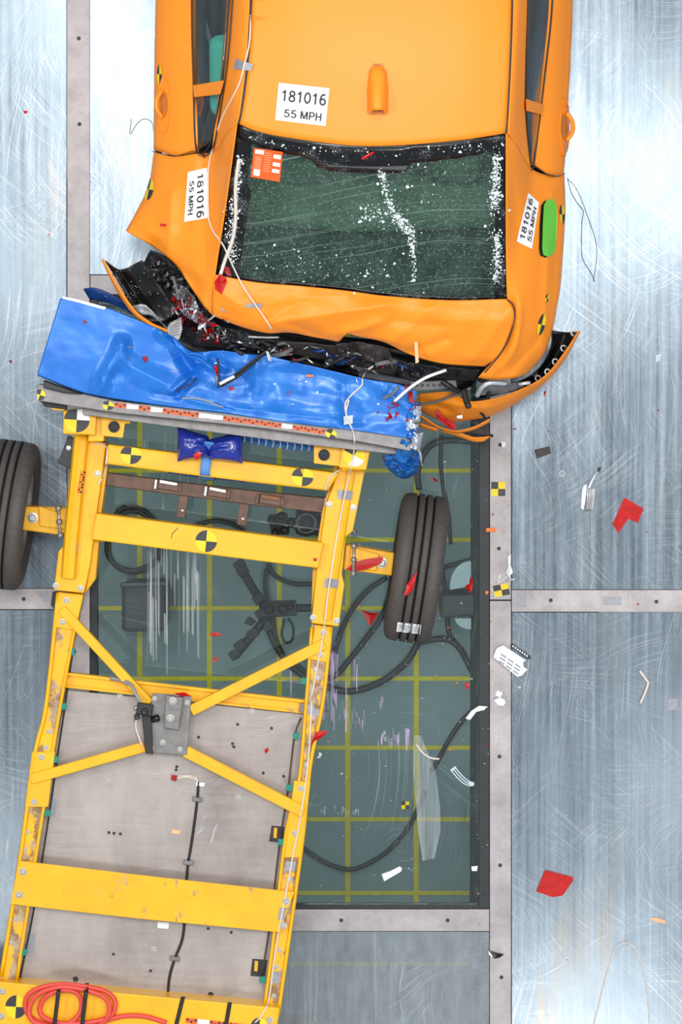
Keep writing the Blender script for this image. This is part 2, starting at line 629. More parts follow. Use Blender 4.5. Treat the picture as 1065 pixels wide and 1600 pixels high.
def arc(cx, cy, rx, ry, a0, a1, n=14):
    return [(cx + rx * math.cos(math.radians(a0 + (a1 - a0) * i / n)), cy + ry * math.sin(math.radians(a0 + (a1 - a0) * i / n))) for i in range(n + 1)]
GLYPH = {   # strokes in a box .6 wide and 1 high, y up
    '1': [[(.12, .74), (.25, .82), (.34, .96)], [(.34, 1), (.34, 0)]],
    '8': [arc(.3, .74, .21, .20, 0, 360, 22), arc(.3, .28, .24, .23, 0, 360, 22)],
    '0': [arc(.3, .5, .24, .44, 0, 360, 26)],
    '6': [arc(.3, .31, .23, .25, 0, 360, 22), arc(.33, .34, .27, .61, 62, 180, 14)],
    '5': [[(.52, .94), (.16, .94), (.11, .50)], arc(.28, .32, .25, .265, 135, -150, 18)],
    'M': [[(.03, 0), (.03, 1)], [(.06, .98), (.34, .04)], [(.34, .04), (.62, .98)], [(.65, 0), (.65, 1)]],
    'P': [[(.08, 0), (.08, 1)], [(.08, .94), (.34, .94)] + arc(.34, .70, .2, .24, 90, -90, 10) + [(.08, .46)]],
    'H': [[(.07, 0), (.07, 1)], [(.53, 0), (.53, 1)], [(.07, .52), (.53, .52)]]}
def text_on(name, s, quad, u0, u1, v0, v1, mat, parent, bold=.15, eps=.004):
    """lettering inside the quad's unit square, from (u0,v0) top-left to (u1,v1) bottom-right"""
    quads, x = [], 0
    for ch in s:
        if ch == ' ':
            x += .36; continue
        for st in GLYPH[ch]:
            for (ax, ay), (bx, by) in zip(st, st[1:]):
                d = Vector((bx - ax, by - ay)); L = d.length
                if L < 1e-6: continue
                d /= L; nrm = Vector((-d.y, d.x)) * bold / 2; e = d * bold * (.12 if len(st) > 2 else 0)
                A = Vector((ax + x, ay)) - e; B = Vector((bx + x, by)) + e
                quads.append((A + nrm, A - nrm, B - nrm, B + nrm))
        x += .84 if ch == 'M' else .70
    x1 = x - .10
    q = [Vector(p) for p in quad]
    V, F = [], []
    for k, cs in enumerate(quads):
        for c in cs:
            a = u0 + (u1 - u0) * c.x / x1
            b = v1 + (v0 - v1) * c.y
            p = q[0].lerp(q[1], a).lerp(q[3].lerp(q[2], a), b)
            V.append(drape(p.x, p.y, eps + .00002 * k)[0])
        F.append((4 * k, 4 * k + 1, 4 * k + 2, 4 * k + 3))
    return make(name, V, F, mat, parent, up=True)

def target(px, py, rx, ry, rot, parent, square=False, mats=('target_black', 'target_yellow'), eps=.0025, third=None, name='target_sticker'):
    """round or square marker with four alternating fields"""
    V, F, FI = [], [], []
    c, s = math.cos(rot), math.sin(rot)
    seg = 8
    zc = drape(px, py, eps)[0].z
    lim = .012 if zc > .5 and abs(drape(px + .5, py, 0)[0].z - drape(px - .5, py, 0)[0].z) < .002 else .17
    for q in range(4):
        b = len(V)
        ring = [(0, 0)]
        for k in range(seg + 1):
            a = math.pi / 2 * (q + k / seg)
            x, y = math.cos(a), math.sin(a)
            if square:
                m = max(abs(x), abs(y)); x, y = x / m, y / m
            ring.append((x, y))
        for x, y in ring:
            X, Y = x * rx, y * ry
            for f in (1, .93, .86, .79, .72, .65, .55, .45, .3, 0):     # stays on its surface at an edge
                v = drape(px + (X * c - Y * s) * f, py + (X * s + Y * c) * f, eps)[0]
                if abs(v.z - zc) < lim:
                    break
            V.append(v)
        for k in range(seg):
            F.append((b, b + 1 + k, b + 2 + k)); FI.append(q % 2 if third is None or q != third else 2)
    ms = list(mats) + (['white_paper'] if third is not None else [])
    return make(name, V, F, ms, parent, fm=FI, up=True)

BOLT = [None]
def bolt(px, py, z, parent, r=.011, name='bolt'):
    p = P(px, py, z)
    if BOLT[0] is None:
        V, F = [], []
        for (rr, zz, n) in ((1.5, 0, 16), (1.5, .25, 16), (1.0, .28, 16), (1.0, .8, 16), (.8, .95, 16)):
            for k in range(n):
                a = 2 * math.pi * k / n
                V.append((rr * math.cos(a), rr * math.sin(a), zz))
        for j in range(4):
            for k in range(16):
                F.append((j * 16 + k, j * 16 + (k + 1) % 16, (j + 1) * 16 + (k + 1) % 16, (j + 1) * 16 + k))
        F.append(tuple(range(64, 80)))
        me = bpy.data.meshes.new('bolt'); me.from_pydata(V, [], F); me.materials.append(M['steel_bolt'])
        BOLT[0] = me
    o = bpy.data.objects.new(name, BOLT[0])
    COL.objects.link(o)
    o.scale = (r, r, r * .9)
    o.parent = parent
    o.location = p - WL[parent.name]
    WL[o.name] = p
    return o

def chip(name, pts, mat, label, cat, group=None, thick=.004, bend=.006, z=None, eps=.001, seed=None):
    """flat broken piece lying on whatever is under it"""
    rnd = random.Random(seed if seed is not None else int(pts[0][0] * 13 + pts[0][1] * 7))
    cx = sum(p[0] for p in pts) / len(pts); cy = sum(p[1] for p in pts) / len(pts)
    if z is None:
        base = max(drape(px, py, 0)[0].z for px, py in list(pts) + [(cx, cy)])
    else:
        base = z
    n = len(pts)
    top = []
    for p in pts:
        top.append(P(p[0], p[1], base + eps + thick + rnd.random() * bend))
    top.append(P(cx, cy, base + eps + thick + bend * .6))
    V = top + [v - Vector((0, 0, thick)) for v in top]
    m = n + 1
    F = []
    for i in range(n):
        j = (i + 1) % n
        F += [(n, j, i), (m + n, m + i, m + j), (i, j, m + j, m + i)]
    low = min(v.z for v in V)
    for v in V:
        v.z += base + eps - low
    o = make(name, V, F, mat)
    bm = bmesh.new(); bm.from_mesh(o.data); bmesh.ops.recalc_face_normals(bm, faces=bm.faces); bm.to_mesh(o.data); bm.free()
    tag(o, label, cat, group)
    return o

# ================================================================== SETTING
def flat(name, x0, y0, x1, y1, zt, zb, mat, surf=True, bevel=.0015):
    o = slab(name, [(x0, y0), (x1, y0), (x1, y1), (x0, y1)], zt, zb, mat, None, bevel, surf)
    return tag(o, kind='structure')

PIT = -1.6
# steel plates around the observation pit
for i, (x0, y0, x1, y1) in enumerate(((-500, -500, 104, 919), (-500, 953, 104, 2000), (140, -500, 765, 429),
                                      (799, -500, 1600, 921), (799, 957, 1600, 2000))):
    flat('floor', x0, y0, x1, y1, 0, -.012, 'floor_plate')
# frame strips
flat('trim_1', 105, -500, 140, 2000, .004, -.05, 'frame_strip')
flat('trim_2', 765, -500, 798, 937, .004, -.05, 'frame_strip')
flat('trim_3', 765, 939, 798, 2000, .004, -.05, 'frame_strip')
flat('trim_4', 799, 922, 1600, 956, .004, -.05, 'frame_strip')
flat('trim_5', -500, 920, 104, 952, .004, -.05, 'frame_strip')
flat('trim_6', 141, 430, 764, 460, .004, -.05, 'frame_strip')
flat('trim_7', 141, 1421, 764, 1455, .004, -.05, 'frame_strip')
# dark gaskets round the panes
flat('trim_8', 748, 461, 764, 1420, -.001, -.05, 'gasket')
flat('trim_9', 141, 461, 152, 1420, -.001, -.05, 'gasket')
flat('trim_10', 152, 1413, 748, 1420, -.001, -.05, 'gasket')
flat('trim_11', 740, 1386, 748, 1402, -.002, -.03, 'gasket')
flat('window_1', 152, 461, 748, 1413, -.004, -.012, 'clear_pane')
flat('window_2', 141, 1456, 764, 2000, -.004, -.012, 'scratched_pane')
# dark screw heads in the frame strips are part of the strips' look: small countersunk screws
for k, (x, y) in enumerate(((781, 695), (779, 857), (780, 1182), (781, 1352), (783, 1527), (860, 938), (1025, 940), (124, 194), (123, 60),
                            (533, 1438), (699, 1438), (37, 936), (116, 1018))):
    p = P(x, y, .0042)
    tag(lathe('screw_head', p, (0, 0, 1), [(0, 0), (.0005, .009), (.002, .008), (.0012, .004), (.0012, 0)], 'target_black', None, 12),
        'dark round screw head sunk in the pale floor frame', 'screw', 'screw heads in the floor frame')
# pit below
a, b = P(130, 400, PIT), P(775, 2000, PIT)
def quadw(name, pts, mat, kind='structure'):
    o = make(name, pts, [(0, 1, 2, 3)], mat)
    s = o.modifiers.new('thickness', 'SOLIDIFY'); s.thickness = .05; s.offset = -1
    return tag(o, kind=kind)
pl, pr = P(110, 800, 0).x, P(775, 800, 0).x
pt, pb = P(500, 455, 0).y, P(500, 2000, 0).y
make('floor', [(pl - .6, pt + .6, PIT), (pr + .6, pt + .6, PIT), (pr + .6, pb, PIT), (pl - .6, pb, PIT)], [(3, 2, 1, 0)], 'pit_floor', surf=False)
bpy.data.objects['floor.005']['kind'] = 'structure'
for nm, pts in (('wall_left', [(pl, pt, 0), (pl, pb, 0), (pl, pb, PIT), (pl, pt, PIT)]),
                ('wall_right', [(pr, pt, 0), (pr, pb, 0), (pr, pb, PIT), (pr, pt, PIT)]),
                ('wall_front', [(pl, pt, 0), (pr, pt, 0), (pr, pt, PIT), (pl, pt, PIT)])):
    quadw(nm, [Vector(v) - Vector((0, 0, .055 if v[2] == 0 else 0)) for v in pts], 'pit_wall')
# painted grid on the pit floor
k = 12
for x in (218, 327, 436, 543, 650):
    slab('trim_%d' % k, [(x - 4, 470), (x + 4, 470), (x + 4, 1418), (x - 4, 1418)], PIT + .002, PIT, 'yellow_line', None, 0, False)['kind'] = 'structure'; k += 1
for y in (628, 735, 843, 950, 1060, 1168, 1280, 1395, 1506):
    slab('trim_%d' % k, [(154, y - 3), (746, y - 3), (746, y + 3.5), (154, y + 3.5)], PIT + .0035, PIT, 'yellow_line', None, 0, False)['kind'] = 'structure'; k += 1


# ================================================================== CAR
car = empty('car', P(570, 100, 0), 'orange saloon car with crushed rear end, shattered rear window and 55 MPH number labels', 'car')

def cz(v, L):   # piecewise linear helper
    for (a, za), (b, zb) in zip(L, L[1:]):
        if v <= b:
            return za + (zb - za) * max(0, (v - a)) / (b - a)
    return L[-1][1]

Y0 = -170
def creases(lst, namp=0.0, nscale=.02, seed=0.0):
    def f(x, y):
        z = 0
        p = Vector((x, y))
        for (x1, y1, x2, y2, w, a) in lst:
            A = Vector((x1, y1)); B = Vector((x2, y2)); d = B - A
            t = max(0, min(1, (p - A).dot(d) / d.length_squared))
            r = (p - A - d * t).length
            if r < w:
                z += a * (1 - r / w) ** 1.5
        if namp:
            z += namp * noise.fractal(Vector((x * nscale, y * nscale, seed)), 1.0, 2.0, 4)
        return z
    return f

# roof
roofL = [(398, Y0, 1.36), (392, 0, 1.40), (386, 100, 1.405), (377, 170, 1.395), (372, 193, 1.385)]
roofR = [(801, Y0, 1.36), (800, 0, 1.40), (797, 100, 1.405), (793, 180, 1.39), (791, 208, 1.385)]
def mid(fr, dz, dy):
    return [(a[0] + (b[0] - a[0]) * fr, a[1] + (b[1] - a[1]) * fr + dy * (i == len(roofL) - 1) + dy * .6 * (i == len(roofL) - 2), (a[2] + b[2]) / 2 + dz) for i, (a, b) in enumerate(zip(roofL, roofR))]
loft('roof', [roofL, mid(.07, .022, 11), mid(.2, .042, 20), mid(.42, .052, 28), mid(.6, .052, 25), mid(.82, .042, 14), mid(.94, .022, 5), roofR], 40, 50, 'car_paint', car, .004)

# roof rails beside the roof channel (left / right)
railL2 = [(368, Y0, 1.25), (360, 0, 1.28), (352, 100, 1.27), (343, 160, 1.20), (333, 238, 1.06)]
loft('roof_rail', [[(x - 2.5, y, z + .004) for x, y, z in roofL],
                   [((a[0] * .62 + b[0] * .38) - 2, a[1] * .62 + b[1] * .38, a[2] * .62 + b[2] * .38 + .02) for a, b in zip(roofL, railL2)],
                   railL2], 40, 14, 'car_paint', car, .004)
railR2 = [(826, Y0, 1.25), (824, 0, 1.28), (821, 100, 1.27), (821, 180, 1.20), (829, 264, 1.04)]
loft('roof_rail', [[(x + 2.5, y, z + .004) for x, y, z in roofR],
                   [((a[0] * .62 + b[0] * .38) + 2, a[1] * .62 + b[1] * .38, a[2] * .62 + b[2] * .38 + .02) for a, b in zip(roofR, railR2)],
                   railR2], 40, 14, 'car_paint', car, .004)
tube('roof_channel', [(x + .5, y, z - .002) for x, y, z in roofL], .006, 'dark_trim', car, n=30)
tube('roof_channel', [(x - .5, y, z - .002) for x, y, z in roofR], .005, 'dark_trim', car, n=30)

# doors
doorL = [[(258, Y0, .22), (252, 0, .22), (250, 120, .22), (250, 236, .24)],
         [(249, Y0, .5), (244, 0, .5), (243, 120, .5), (243, 236, .5)],
         [(248, Y0, .76), (243, 0, .77), (241, 120, .77), (240, 234, .77)],
         [(256, Y0, .84), (251, 0, .85), (250, 120, .85), (250, 237, .85)],
         [(275, Y0, .92), (272, 0, .925), (272, 120, .925), (274, 243, .925)],
         [(300, Y0, .97), (298, 0, .975), (300, 120, .98), (305, 238, .985)]]
loft('rear_door', doorL, 40, 30, 'car_paint', car, .004)
doorR = [[(888, Y0, .22), (884, 0, .22), (880, 120, .22), (874, 272, .24)],
         [(895, Y0, .5), (892, 0, .5), (886, 120, .5), (879, 272, .5)],
         [(898, Y0, .76), (895, 0, .77), (890, 120, .77), (881, 272, .77)],
         [(892, Y0, .85), (888, 0, .86), (881, 120, .86), (873, 274, .86)],
         [(880, Y0, .93), (876, 0, .935), (866, 130, .935), (856, 272, .935)],
         [(869, Y0, .98), (864, 0, .985), (853, 110, .985), (835, 258, .985)]]
loft('rear_door', doorR, 40, 30, 'car_paint', car, .004)
# window frame strips: sill below, divider bar, frame above
def strip(name, rail_a, rail_b, mat, n=24, solid=.012):
    return loft(name, [rail_a, rail_b], n, 4, mat, car, solid)
strip('window_sill', [(x - .5, y, z) for x, y, z in doorL[-1]], [(x + 1.5, y, z + .012) for x, y, z in doorL[-1]], 'car_paint')
strip('window_frame', [(x - 3, y, z - .01) for x, y, z in railL2], railL2, 'car_paint')
slab('window_divider', [(301, 133, 1.035), (350, 125, 1.29), (344, 147, 1.27), (303, 152, 1.035)], 1.0, .985, 'car_paint', car, .004)
slab('window_divider', [(821, 154, 1.26), (851, 164, 1.02), (846, 179, 1.02), (822, 173, 1.24)], 1.0, .985, 'car_paint', car, .004)
strip('window_sill', [(x + .5, y, z) for x, y, z in doorR[-1]], [(x - 4, y, z + .02) for x, y, z in doorR[-1]], 'car_paint')
# glass in the doors (lies behind the frame)
gL = [(301, Y0, .982), (300, 0, .982), (302, 120, .985), (307, 234, .99)]
gL2 = [(364, Y0, 1.24), (357, 0, 1.26), (348, 110, 1.25), (341, 160, 1.18), (329, 226, 1.05)]
loft('door_window', [gL, [((a[0] + b[0]) / 2 - 2, (a[1] + b[1]) / 2, (a[2] + b[2]) / 2 + .005) for a, b in zip(cr(gL, 8), cr(gL2, 8))], gL2], 24, 8, 'door_glass', car, .004)
gR = [(866, Y0, .985), (862, 0, .985), (851, 110, .985), (833, 256, .99)]
gR2 = [(827, Y0, 1.25), (825, 0, 1.26), (822, 100, 1.25), (822, 180, 1.18), (829, 256, 1.04)]
loft('door_window', [gR, [((a[0] + b[0]) / 2 + 1, (a[1] + b[1]) / 2, (a[2] + b[2]) / 2 + .01) for a, b in zip(cr(gR, 8), cr(gR2, 8))], gR2], 24, 8, 'door_glass', car, .004)
for pts in ([(300, Y0, .99), (299.5, 0, .995), (302, 120, .998), (307, 236, 1.0), (329, 224, 1.06), (342, 160, 1.2), (349, 110, 1.27), (358, 0, 1.28), (366, Y0, 1.26)],
            [(867, Y0, 1.0), (862.5, 0, 1.0), (851.5, 110, 1.0), (833, 258, 1.0), (828, 256, 1.05), (822, 180, 1.2), (822.5, 100, 1.27), (825, 0, 1.28), (828, Y0, 1.26)]):
    tube('window_gasket', pts, .0038, 'black_plastic', car, n=60)
tube('door_seam', [(237, 236, .8), (252, 240, .88), (274, 244, .932), (303, 236, .995), (312, 244, 1.01), (328, 240, 1.07)], .0016, 'target_black', car)
tube('door_seam', [(881.5, 271, .78), (872, 275, .865), (856, 273, .94), (836, 261, .99), (830, 266, 1.05)], .0022, 'target_black', car)
tube('frame_seam', [(372, Y0, 1.285), (363, 0, 1.315), (356, 90, 1.305), (347, 155, 1.24), (334, 226, 1.10), (318, 246, 1.03)], .003, 'dark_trim', car)

# rear quarters
CRQ = creases([(268, 300, 262, 400, 22, .02), (315, 250, 322, 420, 18, -.012), (236, 383, 300, 440, 18, -.03), (205, 340, 250, 370, 14, .012)], .006, .02, 3)
loft('rear_quarter_panel', [
    [(252, 236, .35), (243, 290, .38), (228, 330, .42), (214, 362, .5)],
    [(241, 236, .6), (233, 290, .6), (215, 328, .62), (199, 360, .66)],
    [(240, 236, .77), (232, 290, .77), (214, 328, .78), (197, 361, .79)],
    [(250, 239, .85), (243, 292, .86), (226, 335, .85), (208, 368, .83)],
    [(274, 244, .925), (266, 300, .93), (252, 350, .92), (238, 385, .88)],
    [(305, 240, 1.0), (300, 310, 1.0), (288, 370, .99), (274, 414, .94)],
    [(333, 236, 1.065), (330, 310, 1.07), (318, 385, 1.05), (304, 458, .97)],
    [(354, 208, 1.282), (348, 300, 1.16), (332, 390, 1.085), (318, 478, 1.0)],
    [(370, 191, 1.385), (352, 320, 1.22), (336, 428, 1.07), (331, 492, .99)]], 44, 60, 'car_paint', car, .004, CRQ)
CRR = creases([(862, 300, 846, 560, 12, .012), (800, 470, 780, 590, 14, -.015), (850, 520, 800, 575, 20, -.02)], .003, .02, 8)
loft('rear_quarter_panel', [
    [(791, 206, 1.385), (791, 330, 1.23), (792, 466, 1.06), (802, 492, 1.04), (790, 540, .98), (747, 590, .92)],
    [(807.5, 226, 1.28), (807, 340, 1.13), (808, 440, 1.07), (812, 500, 1.03), (800, 552, .97), (762, 593, .90)],
    [(829, 262, 1.045), (826, 340, 1.06), (824, 420, 1.04), (822, 480, 1.01), (812, 545, .95), (782, 593, .88)],
    [(856, 274, .935), (853, 340, .965), (848, 410, .96), (843, 480, .94), (830, 545, .90), (802, 591, .85)],
    [(873, 275, .86), (872, 340, .88), (866, 410, .88), (860, 480, .87), (844, 545, .84), (814, 588, .80)],
    [(881, 272, .77), (883, 335, .78), (878, 410, .78), (871, 475, .78), (853, 545, .76), (824, 583, .74)],
    [(880, 272, .5), (882, 335, .5), (877, 410, .5), (870, 475, .5), (852, 545, .55), (822, 582, .6)],
    [(874, 272, .3), (876, 335, .3), (871, 410, .32), (864, 475, .38), (846, 545, .45), (816, 580, .5)]], 50, 54, 'car_paint', car, .004, CRR)

# boot lid, buckled
CRB = creases([(420, 505, 600, 478, 26, .03), (540, 522, 600, 500, 18, .025), (600, 500, 690, 510, 30, -.02), (470, 470, 420, 500, 22, -.02),
               (470, 468, 540, 462, 26, .012), (680, 500, 800, 500, 30, .012), (610, 535, 690, 470, 26, .016), (740, 560, 800, 480, 22, .015),
               (380, 480, 340, 455, 20, .014), (640, 550, 700, 530, 16, -.018), (500, 525, 450, 505, 16, -.015)], .009, .016, 1)
loft('boot_lid', [
    [(336, 429, 1.07), (400, 441, 1.075), (470, 447, 1.08), (540, 454, 1.08), (600, 462, 1.08), (700, 469, 1.075), (791, 467, 1.06)],
    [(333, 450, 1.06), (400, 463, 1.08), (470, 470, 1.085), (540, 476, 1.085), (610, 486, 1.085), (700, 492, 1.08), (803, 490, 1.055)],
    [(331, 472, 1.03), (395, 488, 1.06), (470, 496, 1.06), (540, 500, 1.06), (620, 512, 1.06), (700, 522, 1.05), (796, 524, 1.02)],
    [(331, 486, 1.0), (390, 505, 1.02), (460, 513, 1.02), (525, 520, 1.02), (560, 516, 1.03), (640, 540, 1.01), (700, 555, .99), (780, 556, .97)],
    [(331, 493, .98), (360, 505, .98), (390, 515, .98), (420, 521, .98), (452, 520, .98), (490, 527, .98), (512, 531, .97), (528, 534, .96), (534, 529, .97), (542, 522, .99), (560, 526, 1.0), (600, 535, .98), (640, 554, .96), (690, 568, .95), (757, 573, .92)]],
    110, 44, 'car_paint', car, .004, CRB)
tube('boot_seam', [(792, 468, 1.068), (801, 476, 1.062), (804, 492, 1.06), (797, 522, 1.025), (782, 552, .985), (757, 582, .935)], .003, 'target_black', car)

# rear window with its black border, interior trim below it
RW = [[(371, 193, 1.375), (400, 203, 1.395), (470, 216, 1.415), (540, 223, 1.42), (600, 223, 1.42), (680, 220, 1.41), (740, 215, 1.40), (791, 209, 1.375)],
      [(362, 270, 1.28), (470, 284, 1.315), (600, 289, 1.32), (700, 287, 1.315), (791, 280, 1.285)],
      [(348, 350, 1.17), (470, 364, 1.20), (600, 373, 1.205), (700, 375, 1.20), (791, 372, 1.175)],
      [(336, 429, 1.055), (400, 441, 1.07), (470, 447, 1.075), (540, 454, 1.078), (600, 462, 1.078), (700, 469, 1.07), (791, 467, 1.05)]]
RW = [[(x, y, z - .006) for x, y, z in r] for r in RW]
glass = loft('rear_window', RW, 60, 40, 'shattered_glass', car, .004, surf=True)
# ceramic border: frame strips laid just above the glass edge
def rwpt(u, v):
    rows = [r for r in RWs]
    col = cr([r[int(round(u * 100))] for r in rows], 101)
    return col[int(round(v * 100))]
RWs = [cr(r, 101) for r in RW]
def band(name, path, mat='black_gloss', n=30):
    A, B = [], []
    for i in range(n):
        t = i / (n - 1)
        (ua, va), (ub, vb) = path(t)
        a, b = rwpt(ua, va), rwpt(ub, vb)
        A.append((a.x, a.y, a.z + .003)); B.append((b.x, b.y, b.z + .003))
    return loft(name, [A, B], n, 4, mat, glass, .003, linear=True)
t = NT('frit')
vo = t.n('ShaderNodeTexVoronoi', feature='DISTANCE_TO_EDGE'); vo.inputs['Scale'].default_value = 95
t.l(t.n('ShaderNodeNewGeometry').outputs['Position'], vo.inputs['Vector'])
m_ = t.mul(t.ramp(vo.outputs['Distance'], 0, .07, 1, 0), t.ramp(t.noise(t.pos(), 14, 5), .5, .72))
t.l(t.mix(t.mul(m_, .8), srgb(10, 12, 16), srgb(200, 210, 216)), t.b.inputs['Base Color'])
t.b.inputs['Roughness'].default_value = .22
M['frit'] = t.m
band('window_border', lambda t: ((t, 0), (t, .09 + .05 * math.sin(math.pi * t) + (.06 if .3 < t < .62 else 0))), 'frit', 40)
band('window_border', lambda t: ((0, t), (.055 + .02 * (t > .4), t)), 'frit')
band('window_border', lambda t: ((1, t), (.955, t)), 'frit')
band('window_border', lambda t: ((t, 1), (t, .975)), 'frit')
# crushed bright glass along the cracks
def crumbs(name, lines_, n, parent, smin=.002, smax=.007, label=None, mat='glass_crumb'):
    rnd = random.Random(11)
    V, F = [], []
    for (x1, y1, x2, y2, spread, wgt) in lines_:
        for i in range(int(n * wgt)):
            t = rnd.random()
            px = x1 + (x2 - x1) * t + rnd.gauss(0, spread); py = y1 + (y2 - y1) * t + rnd.gauss(0, spread)
            c, nn = drape(px, py, .004)
            s = rnd.uniform(smin, smax) * rnd.choice((.5, .6, .8, 1.0)) * (rnd.random() * .7 + .5)
            b = len(V); a0 = rnd.random() * 6; el = rnd.uniform(.4, 1.5)
            for k in range(4):
                a = a0 + k * 1.57 + rnd.uniform(-.4, .4)
                V.append(c + Vector((math.cos(a) * s * el, math.sin(a) * s, rnd.uniform(-.001, .002))))
            V.append(c + Vector((0, 0, -s * .5)))
            F += [(b, b + 1, b + 2, b + 3), (b + 1, b, b + 4), (b + 2, b + 1, b + 4), (b + 3, b + 2, b + 4), (b, b + 3, b + 4)]
    o = make(name, V, F, mat, parent)
    tag(o, label, kind='stuff')
    return o
crumbs('glass_crumbs', [(594, 265, 612, 330, 3, 1), (612, 330, 642, 365, 5, 1.2), (640, 350, 646, 400, 3, .8), (646, 400, 646, 440, 2, .3), (376, 245, 366, 320, 3, 1), (366, 320, 362, 410, 5, 1.4),
                        (776, 240, 772, 320, 4, 1.8), (777, 365, 776, 440, 3.5, 1.3), (600, 330, 560, 340, 9, .5), (385, 214, 470, 232, 3, .12), (470, 232, 600, 240, 4, .16), (600, 240, 785, 226, 4, .3), (640, 290, 640, 300, 40, .3),
                        (400, 405, 640, 430, 14, .6), (770, 280, 776, 420, 8, .6)], 170, glass)

# shelf, seats, headrests seen through the rear window
loft('parcel_shelf', [[(350, 428, .98), (560, 452, 1.0), (788, 464, .98)], [(360, 350, .97), (560, 365, .98), (786, 360, .97)]], 10, 6, 'interior_dark', car, .02, surf=False)
loft('rear_seat', [[(372, 350, .96), (560, 362, .97), (786, 355, .96)], [(380, 300, 1.02), (560, 308, 1.02), (784, 300, 1.02)], [(384, 262, .98), (560, 268, .98), (782, 262, .98)],
                   [(384, 200, .55), (560, 200, .55), (782, 200, .55)], [(384, 60, .5), (560, 60, .5), (782, 60, .5)]], 14, 20, 'seat_cloth', car, .03, surf=False)
for (x0, x1) in ((430, 505), (672, 752)):
    xm = (x0 + x1) / 2
    loft('headrest', [[(x0 + 6, 285, 1.06), (xm, 289, 1.07), (x1 - 6, 285, 1.06)], [(x0, 262, 1.18), (xm, 266, 1.19), (x1, 262, 1.18)],
                      [(x0 + 2, 240, 1.21), (xm, 242, 1.22), (x1 - 2, 240, 1.21)], [(x0 + 6, 225, 1.12), (xm, 225, 1.12), (x1 - 6, 225, 1.12)]], 14, 14, 'seat_cloth', car, .03, surf=False)
slab('seat_belt_cover', [(632, 297), (650, 297), (650, 325), (636, 325)], 1.04, 1.0, 'seat_cloth', car, .005, False)
slab('brake_light', [(500, 240), (645, 248), (634, 268), (510, 262)], 1.36, 1.33, 'black_plastic', car, .006, False)
slab('cabin_floor', [(270, Y0), (868, Y0), (850, 470), (300, 420)], .24, .20, 'interior_dark', car, .004, False)
loft('door_trim', [[(305, Y0, .94), (304, 0, .94), (306, 220, .94)], [(322, Y0, .90), (322, 0, .9), (322, 220, .9)], [(322, Y0, .5), (322, 0, .5), (322, 220, .5)]], 10, 8, 'interior_dark', car, .01, surf=False)
loft('door_trim', [[(858, Y0, .94), (856, 0, .94), (832, 220, .94)], [(840, Y0, .90), (838, 0, .9), (818, 220, .9)], [(840, Y0, .5), (838, 0, .5), (818, 220, .5)]], 10, 8, 'interior_dark', car, .01, surf=False)
slab('door_pillar_trim', [(303, 0), (312, 0), (340, 90), (334, 92)], .9, .86, 'seat_cloth', car, .004, False)

# aerial, handles, filler flap
bz = drape(589, 139, 0)[0].z
loft('roof_aerial', [
     [(588, 101, bz + .002), (577, 112, bz + .002), (574, 140, bz + .002), (575, 172, bz + .002), (579, 178, bz + .002)],
     [(588, 103, bz + .012), (580, 114, bz + .028), (578, 140, bz + .04), (579, 168, bz + .05), (582, 173, bz + .05)],
     [(589, 104, bz + .016), (586, 114, bz + .036), (584, 140, bz + .062), (584, 166, bz + .075), (586, 172, bz + .07)],
     [(590, 104, bz + .016), (593, 114, bz + .036), (595, 140, bz + .062), (595, 166, bz + .075), (594, 172, bz + .07)],
     [(591, 103, bz + .012), (599, 114, bz + .028), (602, 140, bz + .04), (601, 168, bz + .05), (598, 173, bz + .05)],
     [(592, 101, bz + .002), (602, 112, bz + .002), (606, 140, bz + .002), (605, 172, bz + .002), (601, 178, bz + .002)]], 24, 30, 'car_paint', car, surf=True)
slab('aerial_base', [(583, 99), (597, 99), (604, 110), (606.5, 140), (606, 176), (602, 179), (576, 179), (573.5, 176), (573, 140), (576, 110)], bz + .004, bz - .004, 'car_edge', car, .001)
def film(name, world, thick, mat, parent):
    n = len(world)
    V = list(world) + [v - Vector((0, 0, thick)) for v in world]
    F = [tuple(range(n)), tuple(range(2 * n - 1, n - 1, -1))] + [(i, i + n, (i + 1) % n + n, (i + 1) % n) for i in range(n)]
    o = make(name, V, F, mat, parent, surf=False)
    bm = bmesh.new(); bm.from_mesh(o.data); bmesh.ops.recalc_face_normals(bm, faces=bm.faces); bm.to_mesh(o.data); bm.free()
    return o
def handle(cx, cy, rx, ry, sgn):
    """oval on the door with painted recess shade and a grip bar across it"""
    ell = lambda fx, fy, ox=0, oy=0, e=.002: [drape(cx + ox + rx * fx * math.cos(a * math.pi / 12), cy + oy + ry * fy * math.sin(a * math.pi / 12), e)[0] for a in range(24)]
    h = film('door_handle', ell(1, 1, 0, 0, .004), .006, 'car_paint', car)
    tubew('handle_rim', ell(1, 1, 0, 0, .003), .0028, 'car_paint', h, sides=6, closed=True)
    film('recess_shade', ell(.62, .42, -sgn * 1.5, -1, .0065), .002, 'car_edge', h)  # darker film on the surface, painted shade of a recess
    g = [drape(cx + sgn * rx * .15, cy - ry * .5, .008)[0], drape(cx + sgn * rx * .25, cy - ry * .2, .03)[0], drape(cx + sgn * rx * .25, cy + ry * .15, .03)[0], drape(cx + sgn * rx * .15, cy + ry * .45, .008)[0]]
    tubew('handle_grip', g, .010, 'car_paint', h)
handle(256.5, 164, 7.5, 44, -1)
handle(881, 199, 8, 45, 1)
fl = [(851, 313), (860, 312), (865, 320), (866, 345), (864, 385), (861, 396), (853, 401), (845, 398), (843, 388), (844, 350), (846, 320)]
pz = [drape(x, y, .012)[0] for x, y in fl]
film('flap_shadow', [drape(x - 2.2, y + 1.5, .004)[0] for x, y in fl], .004, 'black_plastic', car)  # black film offset behind the flap, painted as its shadow edge
